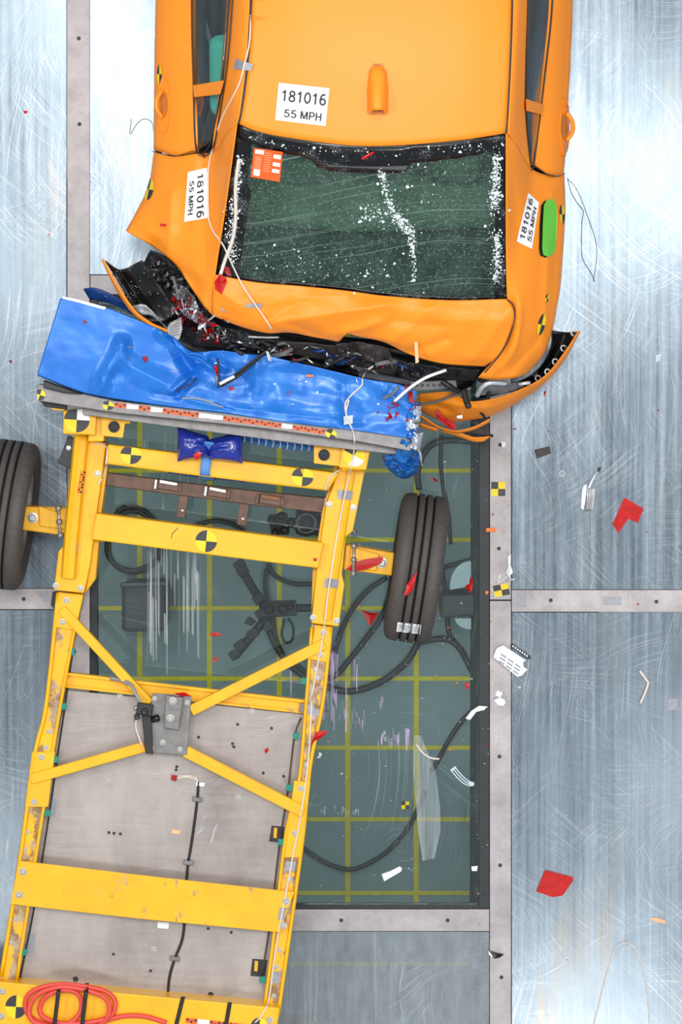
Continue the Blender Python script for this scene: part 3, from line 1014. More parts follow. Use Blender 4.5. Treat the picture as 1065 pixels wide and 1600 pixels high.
tag(film('filler_flap', pz, .012, 'green_flap', car), 'bright green fuel filler flap')

# labels with writing
def label(quad, lines_, parent=car):
    s = sticker('number_label', quad, 'white_paper', parent, 8, 6)
    for (txt, u0, u1, v0, v1) in lines_:
        text_on('lettering', txt, quad, u0, u1, v0, v1, 'ink', s)
    return s
label([(435.5, 129.5), (514.5, 138), (508.5, 197), (430, 187.5)], [('181016', .07, .96, .17, .47), ('55 MPH', .16, .90, .68, .89)])
label([(324, 262), (328, 340), (288, 347), (294, 269)], [('181016', .08, .97, .20, .50), ('55 MPH', .20, .88, .66, .86)])
label([(806, 377), (824, 301), (841, 317), (830, 389)], [('181016', .08, .94, .12, .44), ('55 MPH', .12, .84, .60, .86)])
# orange notice inside the rear window's corner
oq = [(397, 230.5), (442, 237), (437, 284), (391.5, 276)]
on = sticker('window_notice', oq, 'label_orange', glass)
for (u0, u1, v0, v1) in ((.06, .36, .04, .18), (.70, .95, .12, .25), (.70, .95, .38, .50), (.70, .95, .60, .72), (.08, .30, .70, .92)):
    q = [Vector(p) for p in oq]
    f2 = lambda u, v: tuple(q[0].lerp(q[1], u).lerp(q[3].lerp(q[2], u), v))
    sticker('notice_field', [f2(u0, v0), f2(u1, v0), f2(u1, v1), f2(u0, v1)], 'white_paper', on, 2, 2, .004)
for r in range(9):
    for u0, u1 in ((.08, .30), (.40, .62)):
        v = .26 + r * .048 if u0 < .2 else .1 + r * .075
        sticker('notice_line', [f2(u0, v), f2(u1, v), f2(u1, v + .018), f2(u0, v + .018)], 'label_line', on, 2, 2, .004)
# round markers on the bodywork
target(233.5, 296, 6.5, 17, .22, car)
target(877, 335, 4, 15, -.03, car)
target(845, 507, 5.5, 17, .25, car)
target(853.5, 466, 2.5, 7, .25, car)
target(249.5, 116, 3.5, 15, 0, car)
# rear tyre under the left quarter and the right one: black rubber, on the plates
for px, py in ((296, 345), (826, 395)):
    c = P(px, py, .32)
    tw = lathe('tyre', c, (1, 0, 0), [(-.08, .2), (-.1, .25), (-.09, .31), (-.06, .32), (.06, .32), (.09, .31), (.1, .25), (.08, .2)], 'rubber', car, 36)
    lathe('wheel_rim', c, (1, 0, 0), [(-.09, .2), (-.06, .17), (-.05, .02), (.05, .02), (.06, .17), (.09, .2)], 'bare_metal', tw, 24)

# torn bumper cover: right half hanging open
BC = [
    [(905, 517, .74), (882, 552, .72), (855, 585, .69), (827, 603, .67), (782, 621, .64), (734, 628, .62), (699, 613, .60), (652, 617, .58)],
    [(906, 519, .70), (884, 556, .68), (856, 590, .65), (826, 611, .62), (778, 634, .58), (728, 642, .55), (690, 632, .54), (654, 630, .53)],
    [(904, 521, .60), (884, 560, .58), (856, 594, .55), (824, 619, .52), (774, 646, .47), (724, 656, .44), (690, 655, .43), (656, 640, .44)],
    [(898, 522, .45), (880, 562, .43), (850, 595, .40), (820, 619, .38), (772, 648, .34), (722, 658, .32), (692, 658, .32), (660, 645, .34)]]
bumper = loft('bumper_cover', BC, 60, 24, 'car_paint', car, .005, creases([(690, 630, 760, 640, 14, .02), (655, 625, 700, 640, 10, -.02)], .006, .03, 5))
inner = [[(862, 516, .70), (860, 545, .70), (838, 580, .68), (800, 600, .66), (750, 604, .64)],
         [(884, 519, .55), (868, 556, .54), (838, 590, .52), (800, 610, .5), (745, 616, .5)],
         [(904, 518, .73), (881, 552, .71), (854, 585, .68), (826, 602, .66), (734, 627, .61)]]
loft('bumper_inner', inner, 30, 16, 'black_gloss', car, .004)
for (x, y, w) in ((896, 521, 3), (880, 545, 3), (867, 566, 5), (855, 582, 3), (840, 592, 3)):
    p, _ = drape(x, y, .002)
    lathe('clip', p + Vector((0, 0, .004)), (.3, .2, 1), [(0, .014), (.006, .016), (.008, .010), (0, .009)], 'white_plastic', bumper, 12, closed=True)
# strips torn from the bumper
loft('bumper_strip', [[(654, 648, .45), (668, 657, .45), (686, 668, .44), (712, 674, .43), (740, 668, .43), (766, 655, .43)],
                      [(657, 655, .41), (670, 664, .41), (690, 671, .41), (712, 677, .40), (740, 672, .40), (765, 660, .40)]], 24, 5, 'car_paint', car, .005)
loft('bumper_strip', [[(690, 671, .40), (715, 676, .38), (740, 684, .36), (767, 682, .35)], [(690, 675, .38), (712, 681, .36), (738, 690, .34), (755, 690, .34)]], 14, 5, 'car_paint', car, .005)
loft('bumper_valance', [[(722, 674, .36), (745, 667, .36), (771, 681, .35)], [(722, 677, .35), (745, 680, .35), (768, 684, .34)]], 10, 4, 'dark_brown_panel', car, .004)
loft('bumper_strip', [[(654, 661, .42), (668, 666, .42), (683, 671, .42)], [(655, 667, .40), (668, 671, .40), (681, 675, .40)]], 8, 4, 'car_paint', car, .005)
tube('bumper_split', [(740, 632, .58), (752, 646, .53), (758, 654, .50)], .006, 'black_plastic', car)
tube('rubber_seal', [(652, 632, .55), (680, 628, .57), (712, 616, .62), (735, 606, .66)], .006, 'grey_plastic', car)
# left end of the bumper cover, standing up beside the barrier
loft('bumper_cover', [[(159, 405, .86), (180, 443, .86), (206, 482, .85), (231, 503, .84), (262, 518, .84)],
                      [(158, 406, .80), (177, 446, .80), (203, 486, .80), (229, 508, .80), (258, 521, .80)],
                      [(160, 407, .60), (180, 448, .60), (206, 487, .60), (232, 508, .60), (258, 520, .60)]], 30, 8, 'car_paint', car, .008,
     creases([], .01, .05, 2))
loft('bumper_inner', [[(164, 408, .855), (188, 422, .87), (222, 407, .90)], [(184, 440, .83), (208, 444, .82), (239, 432, .86)],
                      [(208, 478, .80), (232, 480, .79), (262, 465, .82)], [(234, 502, .80), (256, 503, .79), (278, 487, .80)]], 24, 24, 'black_gloss', car, .005,
     creases([(188, 422, 230, 490, 10, -.03)], .008, .04, 6))
loft('lamp_carrier', [[(206, 478, .85), (226, 476, .87), (246, 498, .87)], [(222, 492, .85), (238, 494, .86), (262, 514, .86)]], 10, 6, 'crumpled_metal', car, .004, creases([], .012, .12, 4))

# crushed structure between boot lid and barrier
loft('rear_floor', [[(232, 395, .55), (300, 440, .55), (340, 490, .55), (460, 520, .55), (600, 535, .55), (760, 570, .55)],
                    [(200, 460, .5), (240, 520, .5), (320, 560, .5), (460, 570, .5), (600, 600, .5), (730, 612, .5)]], 24, 10, 'black_plastic', car, .02, creases([], .03, .05, 9))
loft('wheel_arch_liner', [[(234, 392, .72), (255, 400, .78), (272, 416, .80), (296, 440, .80)], [(236, 430, .62), (252, 440, .66), (268, 452, .70), (290, 470, .70)]], 20, 14, 'dark_trim', car, .006,
     creases([], .035, .09, 12))
loft('crushed_panel', [[(272, 440, .76), (292, 450, .82), (306, 470, .86)], [(268, 470, .74), (290, 478, .82), (318, 496, .86)], [(286, 492, .74), (310, 506, .8), (345, 512, .86)]], 30, 30, 'crumpled_metal', car, .003,
     creases([(270, 460, 330, 500, 8, .05), (300, 450, 290, 490, 8, -.05)], .05, .09, 14))
loft('bumper_beam', [[(300, 540, .70), (380, 548, .72), (440, 552, .74), (520, 566, .74), (600, 585, .72), (660, 598, .70)],
                     [(310, 515, .78), (380, 528, .80), (440, 534, .81), (530, 541, .80), (600, 556, .78), (665, 576, .76)]], 40, 12, 'dark_brown_panel', car, .01,
     creases([(430, 540, 440, 560, 20, -.03), (520, 540, 540, 570, 20, .02)], .02, .04, 15))
loft('bumper_foam', [[(560, 590, .66), (620, 600, .66), (655, 606, .66)], [(560, 575, .68), (620, 582, .70), (655, 590, .70)]], 16, 6, 'grey_plastic', car, .01, creases([], .01, .06, 4))
loft('crushed_panel', [[(345, 512, .82), (372, 516, .84), (395, 524, .84)], [(330, 530, .78), (362, 534, .82), (400, 546, .8)]], 20, 16, 'dark_trim', car, .004, creases([], .04, .1, 21))
loft('crushed_panel', [[(635, 566, .86), (670, 572, .86), (748, 578, .82)], [(640, 590, .76), (680, 590, .78), (742, 596, .72)]], 24, 14, 'black_plastic', car, .004, creases([], .05, .07, 22))
loft('crushed_panel', [[(525, 538, .90), (560, 535, .92), (610, 545, .90)], [(530, 560, .8), (565, 562, .82), (612, 575, .8)]], 24, 14, 'dark_brown_panel', car, .004, creases([(550, 535, 560, 565, 12, -.04)], .03, .07, 23))
slab('wiring_tray', [(640, 596, .72), (712, 594, .72), (714, 607, .72), (645, 611, .72)], .72, .66, 'grey_plastic', car, .004)
for i in range(7):
    x = 648 + i * 9
    slab('tray_slot', [(x, 600), (x + 5, 600), (x + 5, 604), (x, 604)], .7215, .718, 'black_plastic', car, 0, False)
loft('tail_lamp_housing', [[(745, 597, .74), (780, 602, .72), (825, 596, .70)], [(742, 618, .64), (780, 616, .64), (815, 606, .66)]], 20, 12, 'grey_plastic', car, .004, creases([], .03, .08, 25))
for pts, r, m in (([(745, 618, .72), (752, 606, .78), (765, 598, .80), (790, 599, .77)], .011, 'silver_foil'), ([(690, 595, .8), (704, 605, .8), (716, 612, .74)], .012, 'black_plastic'),
                  ([(724, 610, .66), (728, 625, .68), (732, 636, .70)], .014, 'dark_brown_panel'), ([(810, 600, .73), (828, 598, .73)], .008, 'silver_foil'),
                  ([(760, 620, .66), (768, 606, .68)], .008, 'black_plastic'), ([(506, 572, .79), (545, 556, .82), (600, 546, .84), (640, 552, .84)], .012, 'black_plastic'),
                  ([(555, 580, .74), (562, 570, .78), (570, 562, .8)], .01, 'black_plastic'), ([(620, 585, .74), (630, 572, .8)], .01, 'black_plastic'),
                  ([(387, 526, .86), (410, 527, .86), (436, 527, .86)], .006, 'crumpled_metal'), ([(270, 432, .84), (276, 452, .86), (280, 470, .86)], .007, 'grey_plastic')):
    tube('broken_strut', pts, r, m, car, surf=True)
rnd = random.Random(5)
for i in range(26):
    x = rnd.uniform(236, 292); y = 396 + (x - 236) * .55 + rnd.uniform(2, 40)
    a = rnd.random() * 6.3; L = rnd.uniform(6, 15)
    z = rnd.uniform(.74, .84)
    if i % 3:
        tube('broken_strut', [(x, y, z), (x + L * .5 * math.cos(a) + 2, y + L * .5 * math.sin(a), z + .02), (x + L * math.cos(a), y + L * math.sin(a), z - .02)], rnd.uniform(.004, .009), rnd.choice(['black_plastic', 'dark_trim', 'grey_plastic', 'black_gloss']), car, surf=True)
    else:
        slab('broken_bracket', [(x, y), (x + L * .6, y + rnd.uniform(-3, 3)), (x + L * .5, y + 6), (x - 2, y + 7)], z, z - .02, rnd.choice(['black_plastic', 'dark_trim', 'black_gloss']), car, .002)
for i in range(34):
    x = rnd.uniform(345, 640); y = 524 + (x - 345) * .135 + rnd.uniform(-6, 22)
    a = rnd.uniform(-.6, .6) + (math.pi if rnd.random() < .3 else 0); L = rnd.uniform(10, 34)
    z = rnd.uniform(.78, .86)
    tube('broken_strut', [(x, y, z), (x + L * .5 * math.cos(a), y + L * .5 * math.sin(a) + rnd.uniform(-3, 3), z + .02), (x + L * math.cos(a), y + L * math.sin(a), z - .02)], rnd.uniform(.004, .011), rnd.choice(['black_plastic', 'dark_trim', 'dark_brown_panel', 'navy_panel', 'grey_plastic']), car, surf=True)

# dummy on the rear seat, seen through the left door window
def skin(name, joints, edges, mat, parent, sub=2):
    V = [P(*j[:3]) for j in joints]
    me = bpy.data.meshes.new(name)
    o0 = V[0].copy()
    me.from_pydata([v - o0 for v in V], edges, [])
    o = bpy.data.objects.new(name, me); COL.objects.link(o)
    o.modifiers.new('skin', 'SKIN')
    for i, j in enumerate(joints):
        me.skin_vertices[0].data[i].radius = (j[3], j[3] * (j[4] if len(j) > 4 else 1))
    me.skin_vertices[0].data[0].use_root = True
    s = o.modifiers.new('sub', 'SUBSURF'); s.levels = s.render_levels = sub
    dg = bpy.context.evaluated_depsgraph_get()
    m2 = bpy.data.meshes.new_from_object(o.evaluated_get(dg))
    bpy.data.objects.remove(o)
    for p in m2.polygons: p.use_smooth = True
    m2.materials.clear(); m2.materials.append(M[mat])
    o = bpy.data.objects.new(name, m2); COL.objects.link(o)
    WL[o.name] = o0
    if parent:
        o.parent = parent; o.location = o0 - WL[parent.name]
    else:
        o.location = o0
    return o
dummy = empty('crash_test_dummy', P(410, 120, .5), 'crash test dummy in a teal shirt seated behind the left rear door glass', 'dummy')
skin('body', [(405, 130, .62, .13), (405, 125, .80, .14), (405, 115, .98, .15), (404, 100, 1.06, .06), (404, 96, 1.17, .085, 1.1), (404, 90, 1.25, .07),
              (365, 108, .98, .07), (352, 98, .90, .05), (350, 70, .92, .042), (349, 122, .99, .036), (346, 126, 1.0, .02),
              (445, 108, .98, .07), (460, 80, .80, .05), (450, 40, .72, .042), (450, 20, .72, .03),
              (390, 60, .62, .085), (388, 0, .62, .075), (420, 60, .62, .085), (422, 0, .62, .075)],
     [(0, 1), (1, 2), (2, 3), (3, 4), (4, 5), (2, 6), (6, 7), (7, 8), (7, 9), (9, 10), (2, 11), (11, 12), (12, 13), (13, 14), (0, 15), (15, 16), (0, 17), (17, 18)], 'dummy_skin', dummy)
skin('shirt', [(405, 130, .60, .15), (405, 125, .80, .16), (405, 115, .98, .165), (362, 108, .99, .085), (350, 92, 1.0, .072), (347, 70, 1.04, .062), (347, 58, 1.06, .05), (350, 160, 1.0, .07), (345, 185, 1.0, .05), (445, 108, .98, .085), (460, 80, .82, .065)],
     [(0, 1), (1, 2), (2, 3), (3, 4), (4, 5), (5, 6), (3, 7), (7, 8), (2, 9), (9, 10)], 'teal_shirt', dummy)

# ================================================================== CRASH TROLLEY
tr_ = empty('crash_trolley', P(300, 1100, 0), 'yellow steel crash trolley with two road wheels and a grey deck, nose against the car', 'trolley')
T = tr_
# --- wheels
AX = (P(616, 890, .33) - P(28, 808, .33)).normalized()
def wheel(px, py, inward):
    c = P(px, py, .332)
    prof = [(-.082, .205), (-.098, .235), (-.107, .27), (-.104, .30), (-.094, .319), (-.078, .328)]
    fm = [0] * 5
    x = -.078
    for g in (-.036, 0.0, .036):
        for d, r, m in ((g - .0055, .331, 0), (g - .0045, .320, 1), (g + .0045, .320, 1), (g + .0055, .331, 1)):
            prof.append((d, r)); fm.append(m)
    fm.append(0)
    prof += [(.078, .328), (.094, .319), (.104, .30), (.107, .27), (.098, .235), (.082, .205)]
    fm += [0] * 6
    ty = lathe('tyre', c, AX, prof, 'rubber', T, 96, mats=['rubber', 'rubber_groove'], fm=fm, surf=True)
    rim = lathe('wheel_rim', c, AX, [(-.085, .208), (-.08, .20), (-.06, .185), (-.03, .178), (.03, .178), (.06, .185), (.08, .20), (.085, .208)], 'bare_metal', ty, 48)
    lathe('wheel_disc', c, AX, [(inward * .02, .178), (inward * .035, .15), (inward * .05, .12), (inward * .045, .075), (inward * .06, .06), (inward * .06, 0)], 'black_plastic', ty, 40)
    for k in range(10):
        a = k * math.pi / 5
        s_ = AX.orthogonal().normalized(); u_ = AX.cross(s_)
        d = s_ * math.cos(a) + u_ * math.sin(a)
        tubew('spoke', [c + AX * inward * .045 + d * .07, c + AX * inward * .05 + d * .12, c + AX * inward * .04 + d * .176], .012, 'bare_metal', ty, 6)
    return ty
wl_ = wheel(10, 804, 1)
wr_ = wheel(650, 888, -1)
# barcode sticker on the right tyre
bq = [(621, 971.5), (658, 975.5), (656, 990), (619, 986)]
bs = sticker('barcode_sticker', bq, 'white_paper', wr_, 10, 8, .003)
q = [Vector(p) for p in bq]
f2 = lambda u, v: tuple(q[0].lerp(q[1], u).lerp(q[3].lerp(q[2], u), v))
rnd = random.Random(3)
for i in range(22):
    u = .05 + i * .041
    w = rnd.choice((.008, .012, .018))
    sticker('barcode_bar', [f2(u, .15), f2(u + w, .15), f2(u + w, .85), f2(u, .85)], 'grey_slats', bs, 2, 6, .0042)
# --- axle arms
slab('axle_arm', [(31, 791), (108, 794), (107, 838), (28, 827)], .40, .27, 'trolley_yellow', T, .006)
slab('axle_gusset', [(60, 791), (108, 806), (107, 828), (62, 822)], .415, .40, 'trolley_yellow', T, .004)
slab('axle_arm', [(540, 851), (616, 864), (612, 900), (536, 890)], .40, .27, 'trolley_yellow', T, .006)
slab('axle_gusset', [(548, 854), (592, 866), (588, 892), (546, 887)], .415, .40, 'trolley_yellow', T, .004)
for (a, b) in (((91, 794), (94, 836)), ((553, 853), (552, 896))):
    tube('adjuster_rod', [(*a, .46), (*b, .46)], .007, 'bare_metal', T)
    for e in (a, ((a[0] + b[0]) / 2, (a[1] + b[1]) / 2), b):
        c = P(*e, .46)
        lathe('rod_joint', c - Vector((0, 0, .03)), (0, 0, 1), [(-.03, .012), (.02, .012), (.035, .014), (.045, .009), (.047, 0)], 'steel_bolt', T, 16)
# --- left and right front rails: wide flange, raised tube, inner lip
slab('side_rail', [(117, 676), (166, 693), (151, 803), (141, 882), (131, 927), (84, 922), (91, 862), (103, 848), (106, 776), (114, 735)], .46, .30, 'trolley_yellow', T, .005)
slab('rail_inner_lip', [(166, 700), (172, 700), (158, 803), (149, 905), (133, 927), (141, 882), (151, 803)], .40, .30, 'trolley_yellow', T, .004)
tube('rail_tube', [(128, 676, .47), (113, 825, .47), (107, 903, .47)], .034, 'trolley_yellow', T, sides=8, smooth=False, surf=True)
slab('side_rail', [(530, 728), (570, 735), (551, 830), (540, 839), (534, 898), (538, 913), (529, 979), (486, 974), (495, 885), (509, 790)], .46, .30, 'trolley_yellow', T, .005)
tube('rail_tube', [(548, 735, .455), (530, 850, .455), (511, 968, .455)], .022, 'trolley_yellow', T, sides=8, smooth=False, surf=True)
slab('rail_inner_lip', [(530, 728), (522, 728), (503, 800), (488, 895), (486, 960), (496, 885), (509, 790)], .40, .30, 'trolley_yellow', T, .004)
# --- long lower rails: channel with lips
slab('lower_rail', [(89, 925), (130, 928), (101, 1076), (63, 1300), (27, 1532), (2, 1700), (-30, 1700), (0, 1525), (29, 1345), (52, 1180), (70, 1103)], .40, .30, 'trolley_worn', T, .004)
tube('rail_lip', [(91, 926, .405), (72, 1103, .405), (54, 1180, .405), (31, 1345, .405), (2, 1525, .405)], .010, 'trolley_yellow', T, sides=6)
tube('rail_lip', [(127, 930, .405), (99, 1076, .405), (62, 1300, .405), (26, 1532, .405)], .008, 'trolley_yellow', T, sides=6)
slab('lower_rail', [(486, 975), (518, 978), (505, 1099), (486, 1193), (475, 1300), (460, 1413), (435, 1588), (424, 1700), (398, 1700), (412, 1575), (426, 1467), (446, 1300), (466, 1220), (477, 1099)], .40, .30, 'trolley_worn', T, .004)
tube('rail_lip', [(517, 980, .405), (504, 1099, .405), (485, 1193, .405), (474, 1300, .405), (459, 1413, .405), (434, 1588, .405)], .009, 'trolley_yellow', T, sides=6)
tube('rail_lip', [(487, 980, .405), (478, 1099, .405), (467, 1220, .405), (447, 1300, .405), (427, 1467, .405), (413, 1575, .405)], .008, 'trolley_yellow', T, sides=6)
# doubler plates
for pts in ([(50, 1175), (86, 1175), (75, 1261), (39, 1261)], [(459, 1220), (485, 1222), (470, 1340), (444, 1340)], [(92, 925), (130, 930), (118, 985), (84, 980)], [(492, 976), (520, 980), (510, 1035), (484, 1030)]):
    slab('doubler_plate', pts, .412, .40, 'trolley_yellow', T, .003)
# --- cross members
slab('cross_beam', [(168, 694), (280, 708), (385, 721), (530, 739), (512, 767), (380, 752), (280, 740), (165, 725)], .52, .42, 'trolley_yellow', T, .008)
slab('cross_beam', [(150, 802), (330, 825), (506, 848), (497, 888), (320, 866), (143, 843)], .50, .38, 'trolley_yellow', T, .006)
slab('cross_beam', [(102, 1051), (290, 1073), (484, 1095), (480, 1116), (290, 1092), (97, 1073)], .36, .30, 'trolley_scuffed', T, .004)
bar('beam_lip', (101, 1053), (482, 1097), 5, .375, .36, 'trolley_scuffed', T, .003)
bar('beam_lip', (98, 1072), (480, 1114), 4, .372, .36, 'trolley_scuffed', T, .003)
slab('cross_plate', [(29, 1345), (240, 1370), (460, 1394), (437, 1457), (220, 1436), (16, 1413)], .425, .41, 'trolley_scuffed', T, .003)
slab('tail_beam', [(-40, 1530), (0, 1534), (437, 1575), (420, 1700), (-60, 1660)], .47, .30, 'trolley_yellow', T, .006)
# --- diagonal braces
for a, b, w in (((96, 952), (233, 1100), 15), ((507, 1006), (298, 1111), 17), ((48, 1218), (226, 1167), 16), ((474, 1269), (289, 1174), 18)):
    bar('brace', a, b, w, .425, .385, 'trolley_yellow', T, .004)
# --- deck, mounting plate, block
slab('deck_plate', [(103, 1078), (478, 1116), (466, 1220), (446, 1300), (426, 1467), (412, 1576), (26, 1536), (63, 1300)], .335, .32, 'deck_metal', T, .002)
mp = slab('mounting_plate', [(238, 1083), (299, 1087), (292, 1180), (227, 1175)], .43, .42, 'aluminium', T, .002)
slab('transducer_block', [(259, 1087), (286, 1090), (279, 1141), (256, 1137)], .475, .43, 'aluminium', mp, .003)
for x, y in ((241, 1092), (292, 1098), (281, 1171), (236, 1169), (254, 1160)):
    bolt(x, y, .43, T, .008)
for x, y in ((270, 1095), (266, 1122)):
    bolt(x, y, .475, T, .011)
# dark holes and screws of the deck
for x, y in ((187, 1088), (393, 1112), (371, 1132), (310, 1152), (424, 1138), (365, 1167), (363, 1162), (411, 1208), (443, 1213), (275, 1203), (276, 1198), (169, 1221), (243, 1213), (372, 1246), (170, 1301), (178, 1302), (188, 1303), (240, 1484), (235, 1517), (325, 1451), (361, 1457), (118, 1530), (329, 1554), (177, 1491)):
    p = P(x, y, .3355)
    if (x, y) in ((187, 1088), (393, 1112), (169, 1221), (243, 1213), (372, 1246), (240, 1484)):
        bolt(x, y, .335, T, .009)
    else:
        r = .011 if (x, y) in ((118, 1530), (329, 1554)) else .006
        lathe('deck_hole', p, (0, 0, 1), [(0, r * 1.2), (.0015, r), (.0004, r * .8), (.0004, 0)], 'target_black', T, 12)
# --- corner plates and brackets at the front
slab('corner_plate', [(99, 641), (151, 636), (149, 680), (98, 678)], .60, .57, 'trolley_yellow', T, .006)
slab('corner_post', [(141, 640), (164, 640), (162, 690), (137, 690)], .56, .30, 'trolley_yellow', T, .006)
slab('corner_plate', [(534, 695), (579, 700), (572, 735), (529, 731)], .60, .57, 'trolley_yellow', T, .006)
slab('corner_post', [(537, 700), (572, 700), (566, 735), (533, 735)], .57, .30, 'trolley_yellow', T, .006)
slab('plate_arm', [(576, 690), (602, 695), (600, 704), (578, 703)], .58, .55, 'trolley_yellow', T, .004)
for pts, c in (([(158, 643), (205, 652), (203, 662), (195, 662), (192, 684), (158, 681)], (178, 667)), ([(490, 686), (540, 691), (533, 729), (490, 724)], (506, 711))):
    slab('bracket', pts, .575, .55, 'trolley_yellow', T, .003)
    p = P(*c, .575)
    lathe('bracket_bush', p, (0, 0, 1), [(0, .025), (.014, .024), (.016, .019), (.008, .014), (.008, .006), (.012, 0)], 'dark_trim', T, 20)
# front plate carrying the barrier, with grey flange below
slab('front_plate', [(57, 602), (62, 600), (180, 626), (400, 651), (560, 672), (645, 684), (641, 705), (560, 690), (400, 668), (180, 645), (58, 626)], .76, .70, 'aluminium', T, .003)
slab('front_web', [(64, 612), (640, 690), (640, 700), (64, 622)], .70, .32, 'aluminium', T, .002)
slab('front_flange', [(130, 634), (300, 655), (480, 678), (640, 697), (636, 712), (480, 695), (300, 671), (130, 648)], .66, .64, 'aluminium', T, .002)
slab('flange_stub', [(59, 622), (104, 630), (104, 640), (70, 636)], .66, .62, 'dark_trim', T, .003)
slab('stub_block', [(80, 630), (100, 634), (100, 642), (80, 640)], .64, .58, 'trolley_yellow', T, .003)
# chequered measuring tape on the front plate
rnd = random.Random(9)
def tape(p0, p1, wd, n, whites):
    A, B = Vector(p0), Vector(p1)
    d = (B - A); s_ = Vector((-d.y, d.x)).normalized() * wd / 2
    for i in range(n):
        a = A + d * i / n; b = A + d * (i + .97) / n
        if i in whites:
            sticker('tape_field', [tuple(a - s_), tuple(b - s_), tuple(b + s_ * .7), tuple(a + s_)], 'white_paper', T, 3, 2)
        else:
            o = sticker('tape_field', [tuple(a - s_), tuple(b - s_), tuple(b + s_), tuple(a + s_)], 'label_orange', T, 3, 2)
            for k in range(3):
                e = a.lerp(b, (k + .5) / 3); w3 = (b - a) / 6
                up_ = s_ * (1 if k % 2 else -1)
                sticker('tape_mark', [tuple(e - w3 * .9), tuple(e + w3 * .9), tuple(e + w3 * .2 + up_ * .95), tuple(e - w3 * .2 + up_ * .95)], 'target_black', o, 2, 2, .0035)
tape((179, 632.5), (405, 660.5), 7.5, 12, (1, 3, 7, 8))
tape((406, 660.5), (508, 675), 7.5, 6, (2,))
tape((130, 736), (124, 771), 7, 3, ())
tape((290, 1594), (402, 1606), 8, 6, (1,))
# --- markers
target(62.5, 617, 8.5, 8.5, .35, T)
target(169, 633.5, 9, 7, .25, T)
target(517, 678, 9, 7.5, .5, T)
target(120, 656, 20, 19.5, .06, T, third=3)
target(553, 712, 17.5, 16.5, .5, T, third=0)
target(204.5, 710.5, 16.5, 14.5, .1, T)
target(472.5, 745, 17, 14.5, .1, T)
target(322, 845.5, 17, 17, .1, T)
target(25, 1573, 16.5, 18, .06, T)
target(405, 1605, 14, 15, .1, T)
# --- bolts
for x, y in ((152, 740), (87, 915), (126, 919), (514, 788), (552, 793), (489, 965), (526, 970)):
    bolt(x, y, .46, T, .009)
for x, y in ((104, 938), (98, 972), (505, 988), (500, 1023), (65, 1183), (53, 1253), (470, 1232), (461, 1302)):
    bolt(x, y, .412, T, .009)
for x, y in ((36, 1362), (30, 1398), (447, 1408), (442, 1446)):
    bolt(x, y, .425, T, .011)
for x, y in ((4, 1549), (421, 1594), (2, 1588)):
    bolt(x, y, .47, T, .010)
bolt(51, 809, .40, T, .016); bolt(596, 879, .40, T, .016)
for x, y in ((76, 1143), (72, 1168), (42, 1300), (38, 1327), (24, 1436), (17, 1473), (496, 1060), (488, 1120), (484, 1160), (478, 1195), (457, 1335), (453, 1373), (437, 1484), (432, 1511), (427, 1556), (493, 1046)):
    bolt(x, y, .40, T, .007)
# --- teal tabs along the inner rails
for x, y in ((112, 1019), (99.5, 1104), (86, 1187), (74, 1271), (37.5, 1488), (475.5, 1064), (462.5, 1150), (452, 1231), (439, 1316), (410, 1531)):
    slab('rail_tab', [(x - 5, y - 5), (x + 5, y - 5), (x + 4.5, y + 5), (x - 5, y + 5)], .41, .395, 'teal_tab', T, .001)
# --- sight windows in the deck edge
for pts in ([(424, 1290), (444, 1292), (442, 1317), (420, 1315)], [(394, 1498), (418, 1500), (414, 1527), (391, 1525)]):
    slab('deck_window', pts, .337, .334, 'dark_trim', T, .001)
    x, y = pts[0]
    slab('window_glint', [(x + 4, y + 3), (x + 9, y + 4), (x + 8, y + 20), (x + 3, y + 19)], .3375, .3365, 'trolley_yellow', T, 0)  # narrow yellow strip, a glint put into the colour
slab('deck_window', [(42, 1458), (56, 1460), (52, 1490), (42, 1488)], .337, .334, 'grey_slats', T, .001)
slab('deck_window', [(80, 1248), (90, 1249), (86, 1275), (76, 1274)], .337, .334, 'grey_slats', T, .001)
# --- dark brake beam with tabs and buckles
bb = slab('brake_beam', [(166, 738), (282, 753), (400, 767), (510, 778), (508, 802), (400, 790), (280, 774), (165, 759)], .37, .33, 'brown_steel', T, .004)
for pts in ([(281, 772), (295, 774), (288, 810), (275, 808)], [(374, 786), (389, 788), (384, 822), (370, 820)]):
    tb = slab('brake_tab', pts, .36, .345, 'brown_steel', bb, .002)
    cx = sum(p[0] for p in pts) / 4; cy = sum(p[1] for p in pts) / 4 + 7
    lathe('tab_hole', P(cx, cy, .361), (0, 0, 1), [(0, .007), (.001, .006), (.001, 0)], 'bare_metal', tb, 12)
for (x0, y0, x1, y1, m) in ((246, 752, 280, 757, 'bare_metal'), (324, 763, 356, 768, 'bare_metal'), (405, 775, 440, 780, 'beige_wood')):
    bk = bar('buckle', (x0, y0 + 4), (x1, y1 + 4), 15, .385, .37, 'brown_steel', bb, .003)
    bar('buckle_pin', (x0 + 3, y0), (x1 - 3, y1), 6, .40, .385, m, bk, .003)
    bar('buckle_ear', (x0 - 2, y0 - 3), (x0 - 4, y0 + 12), 4, .395, .37, 'bare_metal' if m == 'bare_metal' else 'brown_steel', bk, .002)
    bar('buckle_ear', (x1 + 2, y1 - 3), (x1, y1 + 12), 4, .395, .37, 'brown_steel', bk, .002)
# black bracket left of the left rail
bk = slab('side_bracket', [(107, 680), (118, 686), (110, 733), (90, 723)], .45, .43, 'black_plastic', T, .003)
bolt(107, 700, .45, T, .007)
# outer transparent edge strip is the rail's own bright lip; tie-down lugs under the left rail
slab('rail_foot', [(82, 925), (92, 924), (86, 954), (79, 945)], .32, .29, 'dark_trim', T, .004)
